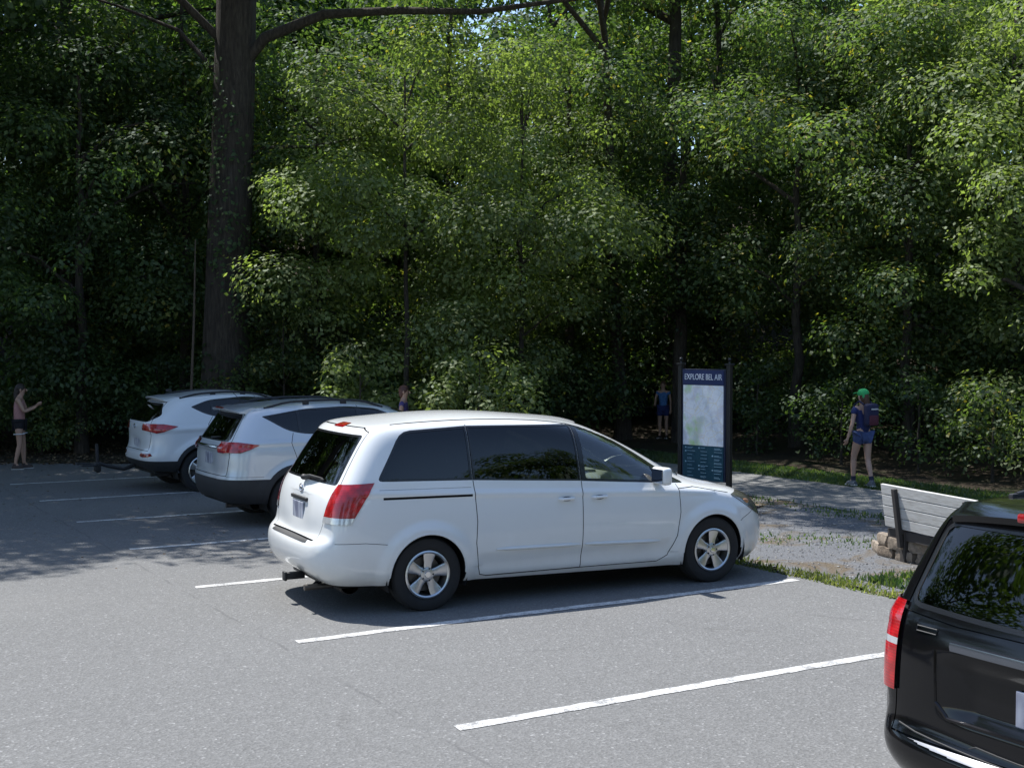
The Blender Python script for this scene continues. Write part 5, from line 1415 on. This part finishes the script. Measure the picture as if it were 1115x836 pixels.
# ------------------------------------------------------------------ map sign
def text_mesh(name, body, size, mat, parent, loc, rot, xs=1.0, ext=.002):
    cu = bpy.data.curves.new(name, 'FONT'); cu.body = body; cu.size = size; cu.align_x = 'CENTER'; cu.align_y = 'CENTER'; cu.extrude = ext; cu.offset = .0004
    o = bpy.data.objects.new('t', cu); col.objects.link(o)
    me = bpy.data.meshes.new_from_object(o.evaluated_get(bpy.context.evaluated_depsgraph_get()))
    bpy.data.objects.remove(o); bpy.data.curves.remove(cu)
    me.name = name; me.materials.clear()
    q = link(name, me, mat, parent); q.location = loc; q.rotation_euler = rot; q.scale = (xs, 1, 1)
    return q
def map_mat():
    m, nt, out = newmat('town_map'); p = nt.nodes.new('ShaderNodeBsdfPrincipled'); v = objvec(nt)
    g = ramp(nt, noise(nt, 3.2, 3, .5, v), [(.50, (.78, .82, .88)), (.60, (.55, .70, .50)), (.66, (.42, .62, .25))])
    sx = N(nt, 'ShaderNodeSeparateXYZ'); nt.links.new(v, sx.inputs[0])
    mr = N(nt, 'ShaderNodeMapRange'); mr.inputs['From Min'].default_value = .18; mr.inputs['From Max'].default_value = -.1; nt.links.new(sx.outputs[0], mr.inputs['Value'])
    c = mix(nt, mr.outputs[0], (.78, .82, .88), g)
    c = mix(nt, ramp(nt, noise(nt, 5, 2, .5, v), [(.50, 0.0), (.62, .6)]), c, (.55, .56, .66))
    for sc, w in ((6, .035), (17, .03)):
        vo = N(nt, 'ShaderNodeTexVoronoi'); vo.feature = 'DISTANCE_TO_EDGE'; vo.inputs['Scale'].default_value = sc; nt.links.new(v, vo.inputs['Vector'])
        c = mix(nt, ramp(nt, vo.outputs['Distance'], [(0, .75), (w, 0.0)]), c, (.50, .52, .60) if sc > 10 else (.72, .66, .50))
    nt.links.new(c, p.inputs['Base Color']); p.inputs['Roughness'].default_value = .35; nt.links.new(p.outputs[0], out.inputs[0]); return m
def make_sign():
    A = Vector((2.655, 20.2)); B = Vector((3.30, 19.5)); d = (B - A); wd = d.length; mid = (A + B) / 2
    root = empty('map_sign', (mid.x, mid.y, 0), math.atan2(d.y, d.x), 'tall town map board between two black posts beyond the minivan bonnet', 'sign')
    blk = pbr('black_post_paint', (.010, .010, .011), .4, var=.2)
    navy = pbr('navy_panel', (.012, .018, .075), .35); teal = pbr('teal_panel', (.010, .055, .085), .35, var=.2, vscale=3)
    white = pbr('white_print', (.62, .66, .74), .5)
    for s in (-1, 1):
        b = MB(); b.box((s * wd / 2, 0, 1.05), (.072, .072, 2.16), bev=.008); b.box((s * wd / 2, 0, .06), (.16, .16, .12), bev=.01); b.box((s * wd / 2, 0, 2.125), (.115, .115, .03), bev=.006)
        o = b.build('post', blk, root); f = MB(); f.tube([(s * wd / 2, 0, 2.13), (s * wd / 2, 0, 2.17)], [.02, .015], 10); f.sphere((s * wd / 2, 0, 2.20), .030, 16); f.build('finial', blk, o, True)
    w2 = wd - .16
    b = MB(); b.box((0, .0, 1.19), (wd - .10, .06, 1.72), bev=.004); b.build('board', pbr('board_frame', (.012, .018, .05), .5), root)
    b = MB(); b.box((0, -.036, 1.92), (w2, .012, .22)); h = b.build('header', pbr('header_navy', (.008, .022, .10), .35), root)
    text_mesh('lettering', 'EXPLORE BEL AIR', .128, white, h, (0, -.0445, 1.925), (R(90), 0, 0), .74)
    b = MB(); b.box((0, 0, 0), (w2 - .01, .012, .93)); mp = b.build('map_panel', map_mat(), root); mp.location = (0, -.036, 1.335)
    b = MB(); b.box((0, -.036, .60), (w2, .012, .53)); lo = b.build('legend_panel', teal, root)
    r = random.Random(4); b = MB()
    for c in range(3):
        for k in range(9):
            x = -w2 / 2 + .06 + c * (w2 / 3); z = .83 - k * .055
            if r.random() < .3: b.box((x, -.044, z), (.026, .003, .022))
            for j in range(1 + (r.random() < .35)):
                L = r.uniform(.08, .16); b.box((x + .03 + L / 2, -.044, z + .004 - j * .016), (L, .003, .006))
    tag(b.build('fine_print', pbr('faint_print', (.22, .36, .46), .5), lo), kind='stuff')
make_sign()

# ------------------------------------------------------------------ bench
def make_bench():
    A = Vector((4.25, 14.55)); d = Vector((.30, -.954)).normalized(); root = empty('park_bench', (A.x, A.y, 0), math.atan2(d.y, d.x), 'weathered white wooden bench seen from behind, facing the footpath', 'bench')
    # local x along the bench, +y towards the path
    m, nt, out = newmat('weathered_white_wood'); p = nt.nodes.new('ShaderNodeBsdfPrincipled'); v = objvec(nt)
    mp_ = N(nt, 'ShaderNodeMapping'); mp_.inputs['Scale'].default_value = (1.2, 14, 14); nt.links.new(v, mp_.inputs[0])
    nt.links.new(ramp(nt, noise(nt, 4, 6, .7, mp_.outputs[0]), [(.26, (.17, .14, .11)), (.38, (.42, .41, .39)), (.7, (.60, .60, .59))]), p.inputs['Base Color']); p.inputs['Roughness'].default_value = .85; nt.links.new(p.outputs[0], out.inputs[0])
    dk = pbr('dark_wood_support', (.045, .04, .038), .8, var=.3); L = 1.85
    for k in range(4):
        b = MB(); z = .80 - k * .122; b.box((L / 2, -(z - .42) * math.tan(R(8)), z), (L, .036, .112), rot=(R(8), 0, 0), bev=.004); b.build('back_slat', m, root)
    for k in range(4):
        b = MB(); b.box((L / 2, .12 + k * .115, .405), (L, .10, .036), bev=.004); b.build('seat_slat', m, root)
    for x in (.30, 1.55):
        b = MB(); b.box((x, -.058, .50), (.062, .045, .66), rot=(R(8), 0, 0), bev=.004); b.build('back_support', dk, root)
        b = MB(); b.box((x, .06, .19), (.09, .10, .40), bev=.006); b.build('leg', dk, root); b = MB(); b.box((x, .42, .19), (.09, .10, .40), bev=.006); b.build('leg', dk, root)
        b = MB(); b.box((x, .22, .355), (.07, .52, .06), bev=.004); b.build('seat_rail', dk, root)
    b = MB(); b.box((L / 2, .045, .30), (L, .05, .10), bev=.004); b.build('apron_board', dk, root)
make_bench()

# ------------------------------------------------------------------ edging stones
def make_stones():
    m, nt, out = newmat('tan_stone'); p = nt.nodes.new('ShaderNodeBsdfPrincipled'); v = objvec(nt)
    oi = nt.nodes.new('ShaderNodeObjectInfo'); c0 = ramp(nt, oi.outputs['Random'], [(0, (.15, .115, .085)), (1, (.30, .25, .20))])
    f = noise(nt, 18, 6, .75, v); nt.links.new(mix(nt, 1.0, c0, ramp(nt, f, [(.3, .5), (.7, 1.5)]), 'MULTIPLY'), p.inputs['Base Color'])
    p.inputs['Roughness'].default_value = .95; b = N(nt, 'ShaderNodeBump'); b.inputs['Distance'].default_value = .02; nt.links.new(f, b.inputs['Height']); nt.links.new(b.outputs[0], p.inputs['Normal']); nt.links.new(p.outputs[0], out.inputs[0])
    r = random.Random(9)
    ctrl = [(4.32, 15.15), (4.33, 14.62), (4.50, 14.22), (4.74, 13.92), (5.05, 13.7), (5.35, 13.5)]
    def pt(u):
        i = min(int(u), len(ctrl) - 2); f = u - i; a, b_ = Vector(ctrl[i]), Vector(ctrl[i + 1]); return a.lerp(b_, f)
    u = 0; specs = []
    for lvl in range(2):
        u = .05 + lvl * .45
        while u < 4.6:
            a = pt(u); b_ = pt(min(u + .62, 4.99)); specs.append((a, b_, lvl)); u += .70
    names = []
    nl = [sum(1 for q in specs if q[2] == 0), sum(1 for q in specs if q[2] == 1)]
    words = ['first', 'second', 'third', 'fourth', 'fifth', 'sixth', 'seventh', 'eighth']
    cnt = [0, 0]
    for a, b_, lvl in specs:
        c = (a + b_) / 2; L = (b_ - a).length + .005; ang = math.atan2(b_.y - a.y, b_.x - a.x)
        mb = MB(); bm = bmesh.new(); bmesh.ops.create_cube(bm, size=1); bmesh.ops.subdivide_edges(bm, edges=bm.edges, cuts=3, use_grid_fill=True)
        bmesh.ops.scale(bm, vec=(L, r.uniform(.19, .24), .125), verts=bm.verts)
        for v_ in bm.verts:
            q = v_.co; k = 1 - .10 * (abs(q.x) / (L / 2)) ** 4 - .08 * (abs(q.z) / .062) ** 4
            v_.co = Vector((q.x * (1 - .06 * (abs(q.z) / .062) ** 4), q.y * k, q.z)) + Vector([r.uniform(-.009, .009) for _ in range(3)])
        mb.merge(bm); w_ = words[min(cnt[lvl], 7)]; cnt[lvl] += 1
        o = mb.build('edging_stone', m, None, True, sharp=50)
        o.location = (c.x + r.uniform(-.02, .02), c.y + r.uniform(-.02, .02), .062 + lvl * .124); o.rotation_euler = (0, 0, ang + r.uniform(-.08, .08))
        tag(o, '%s tan block from the left in the %s course of stones under the bench' % (w_, ['lower', 'upper'][lvl]), 'stone', 'stacked edging stones by the bench')
make_stones()

# ------------------------------------------------------------------ people
def skin_mesh(name, verts, edges, mat, parent, sub=2, root=0):
    """verts: (x,y,z,rx,ry). Grow one continuous surface over a skeleton."""
    me = bpy.data.meshes.new('sk'); me.from_pydata([v[:3] for v in verts], edges, []); me.update()
    o = bpy.data.objects.new('sk', me); col.objects.link(o)
    sk = o.modifiers.new('skin', 'SKIN'); sk.use_smooth_shade = True; sk.branch_smoothing = .6
    for i, v in enumerate(verts):
        d = me.skin_vertices[0].data[i]; d.radius = (v[3], v[4] if len(v) > 4 else v[3]); d.use_root = (i == root)
    ss = o.modifiers.new('s', 'SUBSURF'); ss.levels = sub; ss.render_levels = sub
    m2 = bpy.data.meshes.new_from_object(o.evaluated_get(bpy.context.evaluated_depsgraph_get()))
    bpy.data.objects.remove(o); bpy.data.meshes.remove(me); m2.name = name
    m2.materials.clear()
    return link(name, m2, mat, parent, True)
SKIN = pbr('skin', (.42, .25, .18), .55, var=.06)
SKIN2 = pbr('skin_pale', (.50, .31, .23), .55, var=.06)
def figure(loc, yaw, label, P, shirt, shorts, hair, shoes, sleeve=.45, leg=.45, skin=None, longhair=False, tank=False, height=1.7, hem=None, socks=None):
    """P: joints in metres for a 1.7 m body, facing +y. keys: sh/el/wr/hand, hip/kn/an/toe with _l/_r"""
    root = empty('person', (*loc, gz(*loc)), yaw, label, 'person'); sc = height / 1.7; root.scale = (sc, sc, sc)
    skin = skin or SKIN
    pel, ches, nk, hd = Vector(P['pelvis']), Vector(P['chest']), Vector(P['neck']), Vector(P['head'])
    V = []; E_ = []
    def add(p, r, r2=None, par=None):
        V.append((p[0], p[1], p[2], r, r2 or r))
        if par is not None: E_.append((par, len(V) - 1))
        return len(V) - 1
    i0 = add(pel, .135, .105); i1 = add(pel.lerp(ches, .45), .115, .09, i0); i2 = add(ches, .145, .10, i1); i3 = add(nk, .055, .055, i2)
    i4 = add(hd + Vector((0, .004, -.085)), .058, .062, i3); i5 = add(hd, .078, .090, i4); i6 = add(hd + Vector((0, -.006, .075)), .066, .078, i5)
    hands = []
    for s in ('l', 'r'):
        sh, el, wr, ha = (Vector(P[k + s]) for k in ('sh_', 'el_', 'wr_', 'ha_'))
        a = add(sh, .052, None, i2); a2 = add(sh.lerp(el, .5), .043, None, a); b = add(el, .036, None, a2); b2 = add(el.lerp(wr, .35), .036, None, b); c = add(wr, .024, .026, b2)
        dr = (ha - wr).normalized(); pal = add(wr + dr * .055, .022, .034, c)
        side = dr.cross(Vector((0, 1, 0) if abs(dr.y) < .8 else (0, 0, 1))).normalized(); curl = side.cross(dr) * (1 if s == 'l' else 1)
        for k, (o_, L) in enumerate(((-.027, .070), (-.009, .080), (.009, .076), (.027, .062))):
            b0 = wr + dr * .085 + side * o_; f1 = add(b0, .009, None, pal); f2 = add(b0 + dr * L * .55 + curl * .012, .0085, None, f1); add(b0 + dr * L * .9 + curl * .035, .007, None, f2)
        t1 = add(wr + dr * .045 - side * .036, .011, None, pal); add(wr + dr * .085 - side * .055 + curl * .01, .009, None, t1)
        hp, kn, an, toe = (Vector(P[k + s]) for k in ('hip_', 'kn_', 'an_', 'toe_'))
        a = add(hp, .088, .092, i0); a2 = add(hp.lerp(kn, .45), .075, .078, a); b = add(kn, .052, .055, a2); b2 = add(kn.lerp(an, .32), .053, .056, b); c = add(an + (kn - an) * .08, .034, .036, b2)
        add(an.lerp(toe, .55) + Vector((0, 0, -.02)), .036, .03, c)
    skin_mesh('body', V, E_, skin, root)
    # clothes follow the same joints, a little fuller
    V2 = []; E2 = []
    def add2(p, r, r2=None, par=None):
        V2.append((p[0], p[1], p[2], r, r2 or r))
        if par is not None: E2.append((par, len(V2) - 1))
        return len(V2) - 1
    j0 = add2(pel + Vector((0, 0, -.035)), .150, .125); j1 = add2(pel.lerp(ches, .45), .138, .112, j0); j2 = add2(ches, .162, .118, j1); j3 = add2(ches.lerp(nk, .55), .085, .075, j2)
    if not tank:
        for s in ('l', 'r'):
            sh, el = Vector(P['sh_' + s]), Vector(P['el_' + s]); a = add2(sh, .066, None, j2); add2(sh.lerp(el, sleeve), .062, None, a)
    skin_mesh('shirt', V2, E2, shirt, root)
    V2, E2 = [], []
    j0 = add2(pel + Vector((0, 0, .005)), .125, .120)
    ends = []
    for s in ('l', 'r'):
        hp, kn = Vector(P['hip_' + s]), Vector(P['kn_' + s]); a = add2(hp, .100, .112, j0); e = hp.lerp(kn, leg); add2(e, .104, .106, a); ends.append((e, (kn - hp).normalized()))
    so_ = skin_mesh('shorts', V2, E2, shorts, root)
    if hem:
        for e, dd in ends:
            b = MB(); q = dd.to_track_quat('Z', 'Y'); ring = [e + dd * .055 + q @ Vector((.098 * math.cos(a), .100 * math.sin(a), 0)) for a in np.linspace(0, 2 * PI, 19)]
            b.tube(ring, .012, 6, cap=False); b.build('hem', hem, so_, True)
    # hair: cap of hair over the back and top of the skull
    b = MB(); b.sphere(hd + Vector((0, -.022, .028)), (.088, .094, .098), 20); b.sphere(hd + Vector((0, -.055, -.03)), (.076, .055, .085), 16)
    if longhair: b.tube([hd + Vector((0, -.07, .03)), hd + Vector((.01, -.095, -.10)), hd + Vector((.02, -.10, -.24))], [.06, .055, .025], 10)
    b.build('hair', hair, root, True)
    f = MB(); f.tube([hd + Vector((0, .082, .01)), hd + Vector((0, .108, -.022)), hd + Vector((0, .09, -.03))], [.008, .014, .009], 8); f.build('nose', skin, root, True)
    for s in (-1, 1):
        f = MB(); f.sphere(hd + Vector((s * .031, .079, .012)), (.011, .007, .007), 10); f.build('eye', CM_EYE, root, True)
        f = MB(); f.sphere(hd + Vector((s * .080, -.005, -.008)), (.012, .02, .03), 10); f.build('ear', skin, root, True)
    f = MB(); f.sphere(hd + Vector((0, .084, -.052)), (.022, .008, .006), 10); f.build('mouth', pbr('lips', (.30, .10, .09), .5), root, True)
    for s in ('l', 'r'):
        an, toe = Vector(P['an_' + s]), Vector(P['toe_' + s]); d = (toe - an); d.z = 0; d.normalize()
        b = MB(); heel = an - d * .05; yawf = math.atan2(d.y, d.x)
        b.tube([heel + Vector((0, 0, -.045)), an + d * .03 + Vector((0, 0, -.035)), toe + Vector((0, 0, .012)) - d * .04, toe + Vector((0, 0, .0))], [.042, .050, .044, .026], 12)
        b.tube([an + Vector((0, 0, -.05)), an + Vector((0, 0, .03))], [.046, .042], 10)
        o = b.build('shoe', shoes[0], root, True)
        q = MB(); c = (heel + toe) / 2; q.box((c.x, c.y, min(an.z, toe.z + .08) - .072), ((toe - heel).length + .03, .092, .028), rot=(0, 0, yawf), bev=.012); q.build('sole', shoes[1], o, True)
        if socks:
            kn = Vector(P['kn_' + s]); q = MB(); q.tube([an + Vector((0, 0, .0)), an.lerp(kn, .22)], [.041, .044], 12); q.build('sock', socks, root, True)
    return root
CM_EYE = pbr('eye_dark', (.03, .02, .02), .3)
def base_pose():
    P = dict(pelvis=(0, 0, .93), chest=(0, 0, 1.30), neck=(0, .005, 1.47), head=(0, .02, 1.59))
    for s, k in (('l', -1), ('r', 1)):      # facing +y: left is -x
        P['sh_' + s] = (k * .175, 0, 1.395); P['el_' + s] = (k * .225, -.01, 1.12); P['wr_' + s] = (k * .235, .05, .88); P['ha_' + s] = (k * .235, .08, .79)
        P['hip_' + s] = (k * .09, 0, .90); P['kn_' + s] = (k * .10, .015, .50); P['an_' + s] = (k * .10, -.01, .095); P['toe_' + s] = (k * .12, .15, .035)
    return P
brown = pbr('brown_hair', (.09, .045, .025), .6, var=.4, vscale=60); dkhair = pbr('dark_hair', (.03, .02, .016), .6, var=.4, vscale=60)
navyc = pbr('navy_cotton', (.022, .032, .12), .9, var=.3, vscale=25); denim = pbr('blue_denim', (.06, .09, .22), .9, var=.4, vscale=30)
blackc = pbr('black_cotton', (.014, .014, .018), .9); bluec = pbr('blue_print_cotton', (.06, .16, .36), .9, var=.7, vscale=22)
pink = pbr('dusty_pink_top', (.42, .21, .20), .85, var=.2); purple = pbr('violet_cotton', (.07, .055, .18), .9, var=.3)
shoeg = (pbr('grey_boot', (.16, .17, .19), .8, var=.4, vscale=40), pbr('boot_sole', (.45, .45, .44), .8)); shoed = (pbr('dark_shoe', (.05, .035, .03), .7), pbr('pale_sole', (.35, .34, .32), .8))
# the walker
P = base_pose()
P.update(kn_l=(-.09, .14, .52), an_l=(-.08, .16, .11), toe_l=(-.10, .31, .05), kn_r=(.085, -.02, .50), an_r=(.07, -.16, .12), toe_r=(.09, -.02, .035),
         el_l=(-.25, -.03, 1.12), wr_l=(-.30, .02, .88), ha_l=(-.31, .05, .80), el_r=(.24, .06, 1.15), wr_r=(.20, .24, 1.10), ha_r=(.18, .31, 1.13))
wk = figure((5.95, 21.75), R(22), 'person in a bright green cap, navy shirt and blue shorts walking away', P, navyc, denim, brown, shoeg, leg=.42, longhair=True, height=1.66, skin=SKIN2, socks=pbr('dark_sock', (.03, .03, .06), .9))
b = MB(); hd = Vector(P['head']); b.sphere(hd + Vector((0, -.012, .052)), (.098, .108, .085), 20); b.box(hd + Vector((0, .12, .055)), (.14, .12, .012), rot=(R(-10), 0, 0), bev=.005)
b.sphere(hd + Vector((0, -.08, .01)), (.07, .04, .07), 12); b.build('cap', pbr('green_cap', (.04, .42, .13), .8, var=.15), wk, True)
bp = empty('backpack', (5.95, 21.75, gz(5.95, 21.75)), R(22), 'dark navy backpack worn by the walker in the green cap', 'backpack')
b = MB(); b.box((0.02, -.185, 1.25), (.25, .14, .38), bev=.05, seg=3); pk = b.build('pack_bag', pbr('dark_pack_cloth', (.018, .02, .06), .8, var=.3), bp, True)
b = MB(); b.box((.02, -.262, 1.16), (.18, .04, .17), bev=.02); b.build('front_pocket', pbr('maroon_pocket', (.09, .02, .035), .8), bp, True)
b = MB(); b.box((.04, -.258, 1.345), (.14, .012, .025), bev=.004); b.build('reflective_stripe', pbr('pale_stripe', (.5, .5, .52), .5), bp)
for s in (-1, 1):
    b = MB(); b.tube([(s * .09, -.13, 1.42), (s * .10, -.02, 1.475), (s * .105, .11, 1.40), (s * .12, .13, 1.22), (s * .14, -.05, 1.08)], .016, 8); b.build('shoulder_strap', MATS['dark_pack_cloth'], bp, True)
# woman at the left, side on
P = base_pose()
P.update(el_l=(-.21, .10, 1.16), wr_l=(-.10, .28, 1.24), ha_l=(-.07, .34, 1.30), el_r=(.21, .12, 1.15), wr_r=(.10, .30, 1.22), ha_r=(.07, .36, 1.28), head=(0, .04, 1.575),
         kn_l=(-.095, .05, .50), an_l=(-.09, .06, .095), toe_l=(-.10, .22, .035), an_r=(.10, -.08, .095), toe_r=(.11, .08, .035))
figure((-9.55, 24.9), R(-78), 'person in a pink top and black shorts with white hem at the left', P, pink, blackc, dkhair, shoed, tank=True, leg=.34, height=1.68, hem=pbr('white_hem', (.6, .6, .62), .8), longhair=True)
# child in blue beyond the sign
P = base_pose(); P.update(el_r=(.22, .06, 1.14), wr_r=(.20, .20, .98), ha_r=(.20, .28, .98))
figure((3.72, 31.6), R(160), 'child in blue shirt and shorts standing by the trees left of the map sign', P, bluec, navyc, brown, shoed, leg=.62, height=1.42)
# person passing behind the cars
P = base_pose()
figure((-2.02, 23.9), R(-95), 'dark haired person in a violet shirt, mostly hidden behind the silver suv', P, purple, blackc, pbr('auburn_hair', (.10, .04, .03), .6, var=.3), shoed, leg=.7, height=1.66)
make_van((-1.196, 12.472), R(26.9)); make_silver(); make_white(); make_black(); make_rack()
SUN, SKY, EXPO = 4.9, .15, .64
# ------------------------------------------------------------------ camera, sun, sky
cam = bpy.data.cameras.new('camera'); co_ = bpy.data.objects.new('camera', cam); col.objects.link(co_)
co_.location = (0, 0, 2.43); co_.rotation_euler = (R(90) - math.atan(43 / 1400), 0, 0)
cam.sensor_width = 36; cam.lens = 36 * 1400 / 1115; cam.clip_start = .05; cam.clip_end = 3000
scene.camera = co_
w = bpy.data.worlds.new('World'); scene.world = w; w.use_nodes = True
nt = w.node_tree; nt.nodes.clear()
sky = nt.nodes.new('ShaderNodeTexSky'); sky.sky_type = 'NISHITA'; sky.sun_disc = False
sky.sun_elevation = R(62); sky.sun_rotation = math.atan2(-.406, .343)
sky.air_density = 1.0; sky.dust_density = .6; sky.ozone_density = 1.6
bg = nt.nodes.new('ShaderNodeBackground'); bg.inputs[1].default_value = SKY
wo = nt.nodes.new('ShaderNodeOutputWorld')
nt.links.new(sky.outputs[0], bg.inputs[0]); nt.links.new(bg.outputs[0], wo.inputs[0])
sl = bpy.data.lights.new('sun', 'SUN'); sl.energy = SUN; sl.angle = R(.53); sl.color = (1, .975, .93)
so = bpy.data.objects.new('sun', sl); col.objects.link(so)
so.location = (-20, 17, 50)
so.rotation_euler = Vector((-.406, .343, 1)).to_track_quat('Z', 'Y').to_euler()
scene.view_settings.view_transform = 'Standard'; scene.view_settings.look = 'None'
scene.view_settings.exposure = EXPO; scene.view_settings.gamma = 1
scene.render.engine = 'CYCLES'
scene.cycles.max_bounces = 7; scene.cycles.diffuse_bounces = 3; scene.cycles.glossy_bounces = 3; scene.cycles.transparent_max_bounces = 16; scene.cycles.transmission_bounces = 6
scene.cycles.sample_clamp_indirect = 6
